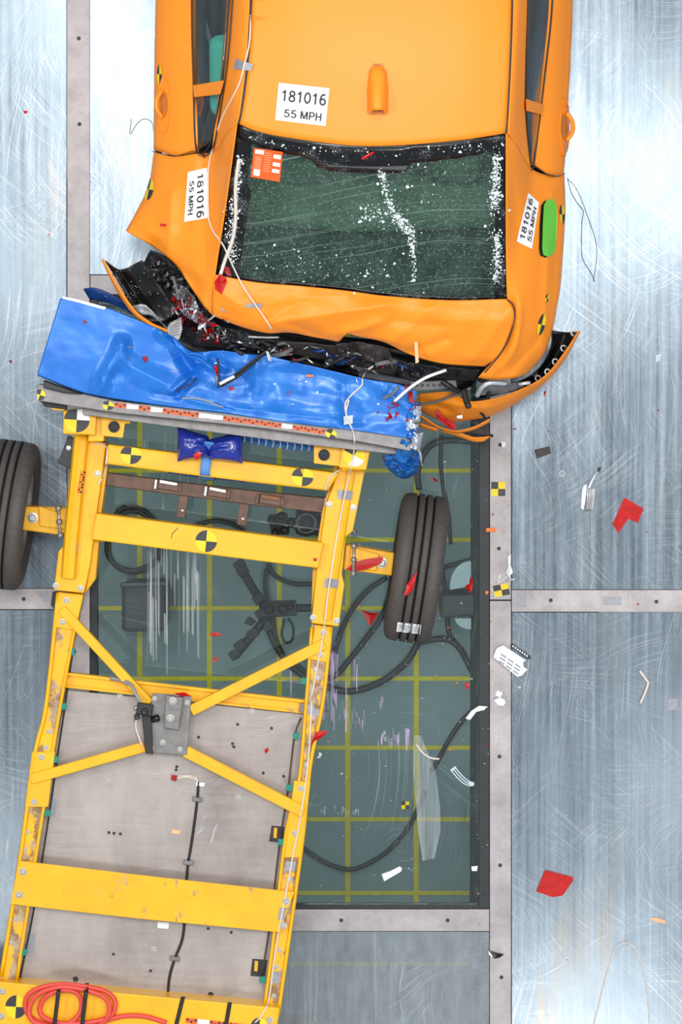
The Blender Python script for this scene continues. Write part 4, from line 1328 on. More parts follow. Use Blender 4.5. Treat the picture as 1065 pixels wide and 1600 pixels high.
# pencilled mark on the wide beam
for a, b in (((263, 826), (270, 834)), ((278, 824), (268, 834)), ((269, 833), (267, 841))):
    sticker('pencil_mark', [(a[0], a[1]), (b[0], b[1]), (b[0] + .8, b[1] + .8), (a[0] + .8, a[1] + .8)], 'brown_steel', T, 3, 2, .002)

# ================================================================== BLUE BARRIER FACE
bf = empty('barrier_face', P(350, 590, .3), 'crumpled blue sheet-clad barrier block between the trolley nose and the car', 'barrier')
CRBL = creases([(190, 538, 158, 604, 22, .030), (190, 538, 200, 572, 18, .014), (200, 572, 158, 606, 18, -.018), (165, 600, 150, 615, 14, .02), (200, 570, 258, 600, 26, .018), (268, 528, 300, 580, 18, -.05),
                (300, 585, 268, 612, 9, .03), (300, 592, 280, 616, 12, -.02), (250, 520, 300, 560, 14, .03), (310, 560, 330, 575, 9, .025), (330, 560, 352, 575, 12, -.02),
                (345, 560, 390, 600, 22, -.014), (400, 560, 400, 610, 18, .018), (430, 580, 520, 590, 24, -.012), (535, 600, 540, 660, 12, -.014), (285, 622, 360, 640, 8, .012),
                (240, 615, 290, 622, 10, -.012), (350, 636, 560, 660, 10, -.008), (600, 610, 640, 640, 20, .012)], .004, .014, 2)
CRB0 = CRBL
CRBL = lambda x, y: CRB0(x, y) + (min(1, max(0, (x - 240) / 80)) * .022 * noise.fractal(Vector((x * .016, y * .022, 4)), 1.0, 2.0, 2))
top = [(94, 466, .84), (118, 470, .845), (165, 481, .845), (200, 494, .845), (250, 515, .835), (274, 529, .82), (293, 546, .79), (312, 550, .80), (345, 548, .81), (385, 553, .81), (420, 556, .81), (460, 566, .805), (520, 580, .80), (570, 592, .80), (620, 600, .80), (652, 612, .79)]
m1_ = [(84, 500, .84), (180, 530, .845), (280, 570, .80), (400, 590, .80), (520, 610, .80), (647, 640, .79)]
m2_ = [(70, 545, .835), (170, 580, .84), (280, 602, .81), (400, 622, .80), (520, 640, .80), (643, 664, .79)]
bot = [(58, 585, .83), (75, 592, .83), (110, 606, .825), (150, 618, .815), (250, 633, .805), (350, 645, .80), (450, 660, .795), (560, 673, .79), (641, 685, .785)]
low = [(60, 588, .60), (75, 594, .60), (110, 608, .60), (150, 619, .60), (250, 634, .60), (350, 646, .60), (450, 661, .60), (560, 674, .60), (640, 686, .60)]
low2 = [(62, 588, .34), (75, 594, .34), (110, 608, .34), (150, 619, .34), (250, 634, .34), (350, 646, .34), (450, 661, .34), (560, 674, .34), (640, 686, .34)]
loft('barrier_skin', [top, m1_, m2_, bot], 150, 70, 'barrier_blue', bf, .004, CRBL)
def dropped(r, z): return [(x, y, z) for x, y, _ in r]
loft('barrier_back', [[(x, y, z - .004) for x, y, z in bot], low, low2], 60, 6, 'barrier_blue', bf, .003)
loft('barrier_front', [[(x, y + 2, z - .006) for x, y, z in top], [(x, y + 6, .6) for x, y, _ in top], [(x, y + 6, .34) for x, y, _ in top]], 80, 10, 'barrier_blue', bf, .003, creases([], .02, .05, 7))
loft('barrier_end', [[(95, 468, .83), (84, 500, .83), (70, 545, .825), (59, 585, .82)], [(96, 470, .34), (86, 502, .34), (72, 547, .34), (61, 587, .34)]], 10, 6, 'barrier_blue', bf, .003)
slab('sheet_edge', [(98, 463), (118, 467), (166, 480), (163, 484), (116, 471), (98, 467)], .848, .842, 'white_plastic', bf, .001)
# dark blue flap folded out in front
loft('torn_flap', [[(130, 452, .72), (146, 450, .75), (172, 459, .74), (200, 478, .74)], [(140, 468, .70), (156, 470, .72), (182, 478, .72), (214, 496, .72)]], 16, 8, 'navy_panel', bf, .006, creases([], .01, .06, 3), surf=True)
slab('end_filler', [(68, 594), (78, 598), (128, 616), (100, 614), (68, 606)], .80, .72, 'black_plastic', bf, .004)
# torn right end: foil comb
rnd = random.Random(12)
for i in range(9):
    x = 634 + rnd.random() * 14; y = 626 + i * 7
    loft('torn_foil', [[(x, y, .80), (x + 8, y + 2, .82), (x + 16, y + 1, .78)], [(x - 4, y + 18, .76), (x + 5, y + 20, .79), (x + 12, y + 22, .74)]], 8, 8, 'silver_foil' if i % 3 else 'blue_foil', bf, .002, creases([], .03, .15, i))
loft('torn_foil', [[(628, 686, .78), (640, 690, .77), (654, 672, .78)], [(614, 718, .68), (632, 724, .70), (650, 700, .72)]], 16, 10, 'blue_foil', bf, .003, creases([], .02, .1, 31))
loft('torn_foil', [[(597, 712, .62), (616, 710, .66), (636, 706, .68), (655, 704, .62)], [(603, 730, .58), (620, 728, .66), (638, 732, .62), (655, 722, .58)], [(616, 742, .5), (628, 748, .54), (640, 746, .52), (652, 738, .48)]], 26, 22, 'blue_foil', bf, .003, creases([], .06, .12, 32))
loft('torn_foil', [[(640, 690, .74), (650, 700, .72), (656, 716, .68)], [(648, 688, .74), (657, 704, .72), (660, 730, .64)]], 14, 6, 'silver_foil', bf, .002, creases([], .03, .2, 33))
# comb edge showing under the front plate
for i in range(40):
    x = 381 + i * 2.8
    y = 679 + (x - 381) * .125
    tube('honeycomb_wall', [(x, y, .55), (x + 1.2, y + 8, .54), (x - .3, y + 15 - abs(i - 22) * .15, .53)], .0028, 'blue_foil' if i % 4 else 'silver_foil', bf, sides=5)
slab('honeycomb_core', [(376, 676), (492, 692), (492, 701), (376, 688)], .53, .40, 'navy_panel', bf, .003)
# stuck rods and split on the sheet
tube('sheet_split', [(268, 613, .815), (284, 606, .835), (297, 600, .84), (306, 590, .83)], .006, 'navy_panel', bf)
for pts, r, m in (([(338, 588), (340, 597), (342, 606)], .006, 'grey_slats'), ([(284, 622), (300, 622), (322, 626), (340, 634), (349, 636)], .004, 'grey_slats'),
                  ([(296, 552), (312, 554), (322, 562), (316, 568), (304, 564)], .006, 'barrier_blue')):
    wire('sheet_tear', pts, r, m, bf)

# ================================================================== THINGS ON THE TROLLEY
bag = empty('inflated_bag', P(326, 700, .5), 'shiny dark blue inflated plastic bag strapped on the front cross beam', 'bag')
bm_ = creases([], .008, .09, 4)
def pillow(x0, x1, y0, y1, z, h, pin, n=26):
    """cushion of film, pinched on the strap side"""
    V, F = [], []
    for j in range(n):
        for i in range(n):
            u = i / (n - 1) * 2 - 1; v = j / (n - 1) * 2 - 1
            k = (max(0, 1 - abs(u) ** 3)) ** .6 * (max(0, 1 - abs(v) ** 3)) ** .6
            q_ = (u * pin + 1) / 2                      # 1 on the strap side
            hh = 1 - .42 * q_ ** 1.6
            hh *= 1 - .10 * (1 - u * u)
            x = x0 + (x1 - x0) * (u + 1) / 2
            yc = (y0 + y1) / 2 + 4 * q_
            y = yc + (y1 - y0) / 2 * v * hh
            fold = .010 * math.sin(v * 9 + noise.noise(Vector((x * .05, y * .05, 1))) * 4) * q_ ** 2 * k
            V.append((x, y, z + h * k * (1 - .35 * q_) + fold, z - h * .5 * k))
    W = [P(a, b, c) for a, b, c, d in V] + [P(a, b, d) for a, b, c, d in V]
    N = n * n
    for j in range(n - 1):
        for i in range(n - 1):
            a = j * n + i
            F.append((a, a + n, a + n + 1, a + 1)); F.append((N + a, N + a + 1, N + a + n + 1, N + a + n))
    return W, F
for (x0, x1, y0, y1, tl) in ((277, 326, 666, 721, 1), (326, 379, 672, 724, -1)):
    W, F = pillow(x0, x1, y0, y1, .57, .07, tl)
    make('air_lobe', W, F, 'blue_bag', bag, smooth=True, surf=True)
for pts in ([(263, 733), (310, 741), (309, 746), (262, 739)], [(333, 744), (384, 748), (384, 754), (333, 748)]):
    slab('bag_flap', pts, .42, .415, 'blue_bag', bag, .002)
loft('strap', [[(319, 690, .62), (316, 712, .545), (312, 740, .53), (317, 752, .42)], [(334, 692, .62), (331, 714, .545), (328, 742, .53), (338, 750, .42)]], 24, 5, 'blue_strap', bag, .002)

cam1 = empty('small_camera', P(228, 1112, .43), 'small black camera clamped beside the grey mounting plate on the trolley', 'camera')
boxw('camera_body', P(226, 1108, .48), (.035, .026, .022), 'black_plastic', cam1, -.15, .005)
lathe('lens', P(226, 1112, .50), (0, 0, 1), [(0, .016), (.01, .016), (.012, .011), (.008, 0)], 'black_gloss', cam1, 20)
boxw('clamp', P(214, 1120, .46), (.012, .012, .02), 'dark_trim', cam1, .2, .003)
lathe('clamp_knob', P(242, 1123, .45), (1, .3, .1), [(-.015, 0), (-.015, .014), (.015, .016), (.02, .012), (.02, 0)], 'black_gloss', cam1, 16)
lathe('clamp_knob', P(213, 1106, .46), (1, .2, 0), [(-.012, 0), (-.012, .009), (.012, .009), (.012, 0)], 'bare_metal', cam1, 14)
slab('arm', [(221, 1112), (236, 1112), (239, 1179), (227, 1177)], .455, .435, 'black_plastic', cam1, .003)
tube('cable_loop', [(215, 1118, .47), (212, 1135, .45), (218, 1155, .44), (222, 1165, .44)], .004, 'white_wire', cam1)
tube('conduit', [(196, 1064, .42), (206, 1072, .45), (214, 1088, .47), (222, 1102, .47)], .008, 'duct_tape', cam1)
tag(tube('conduit_wrap', [(173, 1060, .383), (187, 1062, .40), (200, 1068, .43)], .010, 'duct_tape'), 'grey taped conduit end lying on the scuffed yellow cross beam', 'conduit')

# instrument cable along the deck
dc = empty('deck_cable', P(300, 1300, .34), 'thin black cable clipped down the middle of the grey trolley deck', 'cable')
wire('cable_run', [(310, 1222), (308, 1250), (303, 1290), (297, 1330), (294, 1345)], .006, 'black_cable', dc)
tube('cable_run', [(294, 1345, .343), (291, 1380, .343), (288, 1441, .343), (284, 1470, .343), (273, 1498, .343), (265, 1525, .343), (262, 1552, .343)], .006, 'black_cable', dc)
for x, y in ((308, 1249), (294, 1348), (273, 1498)):
    c = drape(x, y + 3, 0)[0]
    cl = boxw('cable_clip', P(x, y, .345), (.022, .010, .010), 'aluminium', dc, -.1, .003)
wire('pigtail', [(310, 1224), (306, 1218), (292, 1214), (276, 1216), (271, 1213)], .004, 'white_wire', dc)
wire('pigtail', [(309, 1226), (305, 1214), (285, 1212), (274, 1214)], .003, 'white_wire', dc)
slab('plug', [(268, 1210), (277, 1212), (275, 1221), (267, 1219)], .35, .336, 'red_dark', dc, .002)
slab('cable_tag', [(306, 1222), (320, 1223), (319, 1229), (306, 1228)], .345, .342, 'white_paper', dc, .001)

# coiled red air line on the tail beam
rc = empty('red_cable', P(110, 1580, .47), 'coiled salmon-red cable strapped on the yellow tail beam', 'cable')
zc = .482
loop = [(260, 1598, zc), (225, 1588, zc), (190, 1588, zc), (150, 1599, zc), (110, 1604, zc + .01), (70, 1600, zc), (44, 1585, zc), (40, 1562, zc), (56, 1546, zc + .012), (90, 1538, zc + .012), (130, 1541, zc + .01), (165, 1549, zc), (180, 1566, zc), (172, 1588, zc + .008), (140, 1597, zc + .02), (100, 1599, zc + .022),
        (66, 1588, zc + .01), (64, 1568, zc + .01), (80, 1552, zc + .02), (106, 1547, zc + .02), (124, 1556, zc + .01), (127, 1576, zc + .01), (115, 1594, zc + .02), (90, 1604, zc + .025), (52, 1596, zc + .02), (46, 1574, zc + .02), (62, 1552, zc + .025), (100, 1542, zc + .03), (150, 1552, zc + .02), (170, 1568, zc + .02), (166, 1592, zc + .02), (140, 1612, zc)]
tube('hose', loop, .011, 'red_cable', rc, n=220, sides=8, surf=True)
for a, b in (((93, 1535), (85, 1602)), ((136, 1536), (128, 1604)), ((286, 1557), (275, 1602)), ((359, 1566), (352, 1606))):
    n_ = 10
    L_, R_ = [], []
    for i in range(n_):
        t_ = i / (n_ - 1)
        x = a[0] + (b[0] - a[0]) * t_; y = a[1] + (b[1] - a[1]) * t_
        zz = .474 + (.058 * min(1, 5 * t_) if a[0] < 200 else .002)
        L_.append((x - 3.2, y, zz)); R_.append((x + 3.2, y, zz))
    o = loft('hook_strap', [L_, R_], 30, 3, 'black_plastic', None, .002, linear=True, surf=False)
    tag(o, {93: 'black strap holding the left side of the red cable coil', 136: 'black strap across the right side of the red cable coil',
            286: 'black strap round the tail beam right of the red coil', 359: 'rightmost black strap round the yellow tail beam'}[a[0]], 'strap', 'straps on the tail beam')

# wires and tape on the trolley
def thing_wire(name, pts, r, mat, label, cat, group=None, **k):
    return tag(wire(name, pts, r, mat, **k), label, cat, group)
thing_wire('white_wire', [(545, 625), (540, 645), (546, 662), (553, 680), (552, 712), (545, 745), (535, 790), (524, 850), (512, 930), (505, 990), (496, 1040), (486, 1090)], .004, 'white_wire', 'pale wire running from the blue barrier down the right trolley rail', 'wire')
thing_wire('white_wire', [(487, 1095), (482, 1180), (472, 1260), (455, 1350), (440, 1430), (428, 1500), (420, 1560), (410, 1585), (398, 1598)], .004, 'white_wire', 'pale wire along the lower right trolley rail to the tail', 'wire')
thing_wire('white_wire', [(147, 692), (158, 693), (167, 700), (166, 720), (162, 742), (153, 757)], .004, 'white_wire', 'short white wire looped at the inside of the left front rail', 'wire')
thing_wire('white_wire', [(529, 735), (518, 742), (511, 748), (509, 768), (508, 790)], .004, 'white_wire', 'short white wire looped at the inside of the right front rail', 'wire')
tag(tube('black_wire', [(x, y, .345) for x, y in ((113, 1022), (102, 1100), (89, 1187), (77, 1271), (53, 1420), (31, 1530))], .0035, 'black_cable'), 'thin black wire along the inner edge of the left trolley rail', 'wire')
tag(tube('brown_wire', [(x, y, .345) for x, y in ((470, 1122), (460, 1150), (450, 1231), (437, 1316), (422, 1440), (408, 1531))], .0035, 'brown_steel'), 'thin brown wire along the inner edge of the right trolley rail', 'wire')
for i, (q_, lab) in enumerate((([(528, 765), (549, 767), (547, 781), (526, 779)], 'grey tape patch high on the right front rail'), ([(508, 903), (527, 905), (525, 919), (506, 917)], 'grey tape patch low on the right front rail'),
                  ([(468, 1098), (504, 1104), (500, 1120), (466, 1112)], 'grey tape patch where the scuffed cross beam meets the right rail'), ([(447, 1345), (463, 1346), (460, 1361), (445, 1360)], 'silver tape patch just above the wide cross plate'),
                  ([(437, 1418), (450, 1419), (447, 1437), (434, 1436)], 'silver tape patch on the right end of the wide cross plate'), ([(425, 1517), (439, 1519), (436, 1537), (423, 1535)], 'silver tape patch lowest on the right rail'))):
    tag(sticker('tape_patch', q_, 'duct_tape', None, 4, 4, .006), lab, 'tape')
tag(sticker('tape_patch', [(246, 1440), (264, 1441), (263, 1451), (246, 1450)], 'white_paper', None, 3, 3, .002), 'white tape square on the grey deck below the cross plate', 'tape')
tag(sticker('tape_patch', [(268, 1296), (282, 1297), (281, 1303), (268, 1302)], 'label_line', None, 3, 3, .002), 'small buff tape square on the grey deck beside the cable', 'tape')

# ================================================================== THINGS ON THE CAR
thing_wire('white_wire', [(381, -120), (385, -40), (391, 20), (389, 70), (381, 103), (374, 130), (356, 165), (344, 190), (334, 225), (326, 258), (325, 300), (326, 342), (334, 363), (348, 382), (362, 412), (378, 445), (396, 472), (410, 492), (424, 514)], .0035, 'white_wire', 'long pale wire running down the left side of the orange car', 'wire', lift=.012, n=150)
thing_wire('white_strap', [(373, 250), (368, 290), (368, 340), (363, 375), (352, 405), (344, 430)], .008, 'white_wire', 'pale strap hanging along the left edge of the rear window', 'strap')
tag(sticker('tape_patch', [(370, 92), (397, 101), (393, 111), (368, 108)], 'duct_tape', None, 5, 4, .009), 'grey tape patch holding the wire on the car roof edge', 'tape')
tag(sticker('tape_patch', [(385, 474), (411, 473), (409, 480), (383, 480)], 'duct_tape', None, 5, 3, .009), 'grey tape patch holding the wire on the buckled boot lid', 'tape')

chip('red_fragment', [(344, 428), (353, 434), (354, 441), (346, 460), (336, 452), (335, 440)], 'red_lens', 'bright red leaf-shaped lens fragment on the boot lid below the window corner', 'fragment', thick=.004, bend=.02)
chip('red_fragment', [(352, 416), (358, 418), (362, 432), (354, 430), (350, 424)], 'red_dark', 'red fragment wedged at the lower left corner of the rear window', 'fragment')
chip('red_fragment', [(564, 247), (583, 236), (585, 239), (567, 250)], 'red_lens', 'thin red sliver lying high on the shattered rear window', 'fragment')
chip('red_fragment', [(250, 349), (259, 350), (258, 354), (250, 353)], 'red_lens', 'small red speck on the left rear quarter of the car', 'fragment')
chip('pink_strip', [(647, 534), (652, 534), (654, 566), (649, 568)], 'label_line', 'narrow pinkish strip hanging over the rear edge of the boot lid', 'strip', thick=.003)

# ================================================================== HEAP OF FRAGMENTS BETWEEN CAR AND BARRIER
def shard_pts(x, y, s, rnd, n=5, el=1.0, a=None):
    a0 = rnd.random() * 6.28 if a is None else a
    pts = []
    for k in range(n):
        t_ = 2 * math.pi * k / n + rnd.uniform(-.4, .4)
        r = s * rnd.uniform(.55, 1.1)
        X, Y = r * math.cos(t_) * el, r * math.sin(t_) / el
        pts.append((x + X * math.cos(a0) - Y * math.sin(a0), y + X * math.sin(a0) + Y * math.cos(a0)))
    return pts
rnd = random.Random(21)
for i in range(70):
    t_ = rnd.random()
    x = 278 + 62 * t_ + rnd.gauss(0, 7); y = 482 + 44 * t_ + rnd.gauss(0, 11)
    chip('red_fragment', shard_pts(x, y, rnd.uniform(1.8, 5.5), rnd, rnd.choice((3, 4, 5)), rnd.uniform(1.0, 2.2)), rnd.choice(('red_lens', 'red_dark', 'red_dark')),
         'red lens splinter in the heap between the boot lid and the blue barrier', 'fragment', 'red splinters in the heap by the left lamp', thick=.003, bend=.03, seed=i)
for i in range(70):
    t_ = rnd.random()
    x = 272 + 80 * t_ + rnd.gauss(0, 8); y = 468 + 60 * t_ + rnd.gauss(0, 12)
    chip('plastic_fragment', shard_pts(x, y, rnd.uniform(2, 6), rnd, rnd.choice((3, 4, 5)), rnd.uniform(1.0, 2.4)), rnd.choice(('grey_plastic', 'white_plastic', 'black_gloss', 'clear_bit', 'silver_foil')),
         'grey or clear plastic splinter in the heap between the boot lid and the blue barrier', 'fragment', 'plastic splinters in the heap by the left lamp', thick=.003, bend=.03, seed=100 + i)
for i in range(20):
    x = rnd.gauss(625, 16); y = rnd.gauss(640, 13)
    chip('red_fragment', shard_pts(x, y, rnd.uniform(1.5, 5.5), rnd, rnd.choice((3, 4)), rnd.uniform(1.0, 2.2)), rnd.choice(('red_lens', 'red_dark')),
         'red lens splinter on the right end of the blue barrier', 'fragment', 'red splinters on the right end of the barrier', thick=.003, bend=.012, seed=200 + i)
for i in range(14):
    x = rnd.uniform(330, 640); y = 556 + (x - 330) * .15 + rnd.uniform(4, 60)
    chip('plastic_fragment', shard_pts(x, y, rnd.uniform(1.2, 2.8), rnd, 4, rnd.uniform(1, 2)), rnd.choice(('white_plastic', 'red_lens', 'orange_chip', 'clear_bit')),
         'tiny chip scattered on the crumpled top of the blue barrier', 'fragment', 'tiny chips on the barrier', thick=.002, bend=.003, seed=300 + i)
for i in range(26):
    x = rnd.uniform(365, 640); y = 526 + (x - 365) * .15 + rnd.uniform(-2, 24)
    chip('plastic_fragment', shard_pts(x, y, rnd.uniform(1.5, 4), rnd, 4, rnd.uniform(1, 2.5)), rnd.choice(('white_plastic', 'grey_plastic', 'clear_bit', 'red_dark', 'silver_foil')),
         'small pale splinter lying in the dark gap behind the boot lid', 'fragment', 'splinters in the gap', thick=.002, bend=.01, seed=400 + i)
vent = empty('lamp_vent', drape(271, 512)[0], 'white ribbed vent grille fragment on the blue barrier left of the red splinters', 'fragment')
vz = drape(271, 512)[0].z + .09
slab('grille', [(259, 516), (266, 504), (283, 495), (285, 514), (280, 531), (268, 530)], vz, vz - .012, 'white_plastic', vent, .002, False)
for i in range(5):
    slab('slot', [(264 + i * .4, 511 + i * 3.4), (281 - i * .3, 503 + i * 4.5), (281 - i * .3, 505 + i * 4.5), (264 + i * .4, 513 + i * 3.4)], vz + .001, vz - .002, 'grey_slats', vent, 0, False)
slab('rubber_edge', [(257, 515), (264, 503), (266, 504), (259, 527)], vz - .002, vz - .014, 'black_plastic', vent, .001, False)

tag(tube('black_rod', [(345, 603, .845), (372, 587, .85), (400, 563, .855), (425, 541, .86)], .007, 'black_gloss', surf=True), 'black rod lying slantwise across the blue barrier top', 'rod')
tag(tube('black_rod', [(352, 596, .845), (385, 572, .87), (418, 546, .88)], .005, 'black_plastic', surf=True), 'thinner black rod beside the slanted rod on the barrier', 'rod')
tag(tube('white_clip', [(343, 600, .86), (356, 593, .862), (366, 588, .862)], .007, 'white_plastic'), 'white clip at the lower end of the slanted black rod', 'clip')
tag(tube('black_rod', [(340, 560, .845), (342, 585, .84), (341, 606, .845)], .005, 'dark_trim'), 'short upright dark rod with a red tip on the barrier', 'rod')
chip('red_fragment', [(334, 572), (342, 570), (343, 582), (337, 586)], 'red_lens', 'red fragment beside the short upright dark rod on the barrier', 'fragment', bend=.02)
chip('red_fragment', [(222, 558), (229, 556), (232, 560), (226, 567)], 'red_dark', 'single red fragment on the smooth left half of the blue barrier', 'fragment')
chip('red_fragment', [(356, 605), (364, 604), (367, 608), (360, 611)], 'red_dark', 'red fragment on the barrier just below the slanted rod', 'fragment')
chip('red_fragment', [(130, 500), (135, 502), (134, 505), (130, 504)], 'red_lens', 'tiny red speck near the left end of the blue barrier', 'fragment')
chip('orange_fragment', [(478, 585), (490, 586), (490, 589), (479, 589)], 'orange_chip', 'small orange sliver on the middle of the blue barrier', 'fragment')
tag(tube('white_bar', [(616, 627, .84), (640, 606, .86), (665, 590, .88), (697, 578, .88)], .007, 'white_plastic', surf=True), 'white broken bar lying from the barrier end up to the boot lid', 'bar')
tag(tube('white_bar', [(598, 622, .83), (612, 616, .85), (622, 604, .86)], .006, 'grey_plastic'), 'short grey broken bar at the right end of the barrier', 'bar')
thing_wire('white_wire', [(583, 572), (572, 580), (566, 592), (565, 602), (548, 618), (539, 632), (542, 652), (547, 662)], .004, 'white_wire', 'pale wire stuck with tape on the blue barrier near its right end', 'wire')
tag(sticker('tape_patch', [(535, 650), (551, 648), (551, 663), (536, 665)], 'clear_bit', None, 4, 4, .006), 'clear tape square over the wire on the blue barrier', 'tape')
chip('red_fragment', [(679, 645), (684, 640), (694, 652), (712, 662), (712, 672), (700, 668), (684, 655)], 'red_lens', 'large glossy red lens fragment on the hanging orange bumper', 'fragment', bend=.02)
chip('plastic_fragment', [(713, 650), (722, 648), (722, 654), (714, 654)], 'white_plastic', 'white chip on the hanging orange bumper', 'fragment')
chip('red_fragment', [(637, 612), (644, 610), (646, 624), (638, 628)], 'red_dark', 'dark red fragment at the inner end of the hanging bumper', 'fragment', bend=.02)
chip('plastic_fragment', [(415, 549), (419, 549), (424, 560), (423, 565), (419, 563)], 'clear_bit', 'pale pointed chip at the upper edge of the blue barrier', 'fragment', bend=.02)

# ================================================================== FRAGMENTS ON THE TROLLEY
chip('red_fragment', [(540, 889), (552, 880), (570, 874), (599, 870), (596, 880), (575, 889), (552, 894)], 'red_lens', 'long glossy red lens fragment on the right axle arm', 'fragment', bend=.02)
chip('red_fragment', [(652, 892), (648, 908), (645, 921), (636, 930), (631, 931), (635, 914)], 'red_lens', 'forked red lens fragment lying on the right tyre tread', 'fragment', bend=.012, thick=.004)
chip('red_fragment', [(494, 1142), (513, 1142), (503, 1152), (484, 1164), (490, 1152)], 'red_lens', 'pointed red lens fragment on the right trolley rail', 'fragment', bend=.02)
chip('red_fragment', [(272, 1083), (288, 1082), (299, 1088), (284, 1088)], 'red_lens', 'flat red lens fragment at the top edge of the grey mounting plate', 'fragment', bend=.01)
chip('red_fragment', [(302, 710), (310, 705), (316, 708), (309, 719), (303, 717)], 'red_lens', 'red fragment on the yellow beam left of the blue strap', 'fragment', bend=.01)
chip('red_fragment', [(413, 1172), (418, 1168), (420, 1172), (415, 1178)], 'red_lens', 'small red fragment on the grey trolley deck', 'fragment')
chip('red_fragment', [(489, 872), (495, 872), (494, 877), (489, 876)], 'red_lens', 'tiny red fragment on the right end of the wide cross beam', 'fragment')
chip('white_fragment', [(498, 1175), (503, 1178), (500, 1184), (494, 1185), (498, 1181)], 'white_plastic', 'small white crescent fragment beside the right trolley rail', 'fragment')

# ================================================================== FRAGMENTS ON THE FLOOR
F_ = 'fragment'
chip('red_fragment', [(975, 777.6), (1005, 795), (996, 817), (981, 810), (966, 832.5), (956.6, 819)], 'red_lens', 'large L-shaped red lens fragment on the right floor plate', F_, thick=.008, bend=.0004)
chip('red_fragment', [(851.5, 1359.5), (895, 1371), (895, 1376), (879, 1399), (863, 1402), (837.5, 1393)], 'red_lens', 'large five-sided red lens fragment on the lower right floor plate', F_, thick=.008, bend=.0004)
chip('red_fragment', [(564, 953), (577, 957), (591, 958), (578, 979)], 'red_lens', 'triangular red lens fragment on the glass left of the right tyre', F_, thick=.006, bend=.012)
chip('red_fragment', [(724.5, 1067), (733, 1067), (732, 1073), (729, 1079)], 'red_lens', 'small red wedge on the glass near the right frame strip', F_, bend=.004)
chip('red_fragment', [(734, 900), (739, 908), (738, 918), (735, 927), (726, 916), (733, 912)], 'red_lens', 'pointed red lens fragment on the glass beside the frame, right of the tyre', F_, bend=.01)
chip('red_fragment', [(326, 990), (338, 988), (349, 993), (330, 994)], 'red_lens', 'flat red sliver on the glass between the trolley braces', F_)
chip('red_fragment', [(331, 1033), (337, 1026), (342, 1027), (337, 1035)], 'red_lens', 'small folded red fragment on the glass below the red sliver', F_, bend=.008)
chip('red_fragment', [(669, 745), (680, 748), (685, 754), (676, 752)], 'red_dark', 'thin dark red splinter on the glass above the right tyre', F_)
chip('red_fragment', [(849, 612), (853, 611), (851, 621)], 'red_lens', 'small red splinter on the right floor plate near the bumper', F_)
chip('red_fragment', [(36, 173), (43, 173), (42, 177), (37, 177)], 'red_lens', 'tiny red splinter on the upper left floor plate', F_)
chip('orange_fragment', [(74, 366), (78, 365), (77, 369)], 'orange_chip', 'tiny orange splinter on the left floor plate', F_)
chip('red_fragment', [(13, 563), (19, 563), (17, 568)], 'red_dark', 'tiny red splinter at the far left beside the blue barrier', F_)
chip('orange_fragment', [(759, 825), (775, 825), (775, 831), (759, 831)], 'orange_chip', 'orange plastic peg lying across the edge of the frame strip', F_, thick=.008)
chip('plastic_fragment', [(1024, 555), (1033, 552), (1031, 564), (1024, 566)], 'clear_bit', 'clear chip on the floor plate far right of the bumper', F_)
# white slatted grille piece across the frame
vg = empty('vent_grille', P(800, 1032, .012), 'white slatted vent grille piece lying across the frame strip', F_)
slab('grille_frame', [(770, 1027), (775, 1013), (786, 1008), (822, 1032), (817, 1035), (818, 1042), (824, 1046), (815, 1056), (808, 1058)], .028, .012, 'white_plastic', vg, .003)
for r in range(3):
    for c_ in range(3):
        x = 783 + c_ * 11 + r * -1.6; y = 1021 + c_ * 7.6 + r * 5.2
        slab('slot', [(x, y), (x + 8.4, y + 5.8), (x + 7.2, y + 8), (x - 1.2, y + 2.2)], .0285, .022, 'grey_slats', vg, .0005)
sg = empty('vent_strip', P(813, 1018, 0), 'narrow black and white slatted strip beside the white vent grille', F_)
slab('strip_frame', [(797, 1010), (800, 1006), (829, 1026), (828, 1030), (824, 1030)], .02, .002, 'black_plastic', sg, .002)
for i in range(7):
    x = 800 + i * 3.6; y = 1009.5 + i * 2.5
    slab('slot', [(x + 1, y - 1.5), (x + 3, y), (x + 1.8, y + 2.2), (x - .4, y + .8)], .0205, .018, 'white_plastic', sg, 0)
# broken white handle-like bracket
wb = empty('ribbed_bracket', P(920, 770, 0), 'white ribbed lamp bracket with a broken stem on the right floor plate', F_)
slab('bracket_edge', [(909, 766), (912, 758), (917, 757), (916, 768), (914, 784), (911, 798), (907, 794)], .03, .004, 'white_plastic', wb, .003)
for i in range(3):
    tube('rib', [(918 + i * 4, 762, .02), (917 + i * 4, 778, .022), (916 + i * 3, 798, .012)], .0035, 'bare_metal', wb)
    tube('inner_rib', [(920 + i * 4, 763, .010), (919 + i * 4, 778, .010), (918 + i * 3, 796, .008)], .003, 'white_plastic', wb)  # white tube set lower beside each metal rib
tube('stem', [(919, 764, .025), (926, 748, .03), (933, 736, .02)], .008, 'silver_foil', wb, r2=.005)
slab('stem_tip', [(935, 730), (939, 730), (937, 737), (933, 736)], .03, .015, 'black_plastic', wb, .002)
tag(tube('bent_strip', [(999, 1048, .012), (1010, 1063, .014), (1012, 1067, .014), (1009, 1078, .014), (1000, 1099, .01)], .006, 'white_wire'), 'bent cream plastic strip on the lower right floor plate', F_)
chip('beige_fragment', [(1016, 1434), (1026, 1434), (1040, 1439), (1038, 1443), (1027, 1441), (1018, 1438)], 'label_line', 'small beige torn piece near the right edge of the floor', F_)
chip('white_fragment', [(596, 1366), (610, 1361), (624, 1354), (628, 1357), (626, 1362), (612, 1370), (600, 1377)], 'white_plastic', 'white strap-shaped plastic piece on the glass near the lower frame', F_, thick=.01, bend=.006)
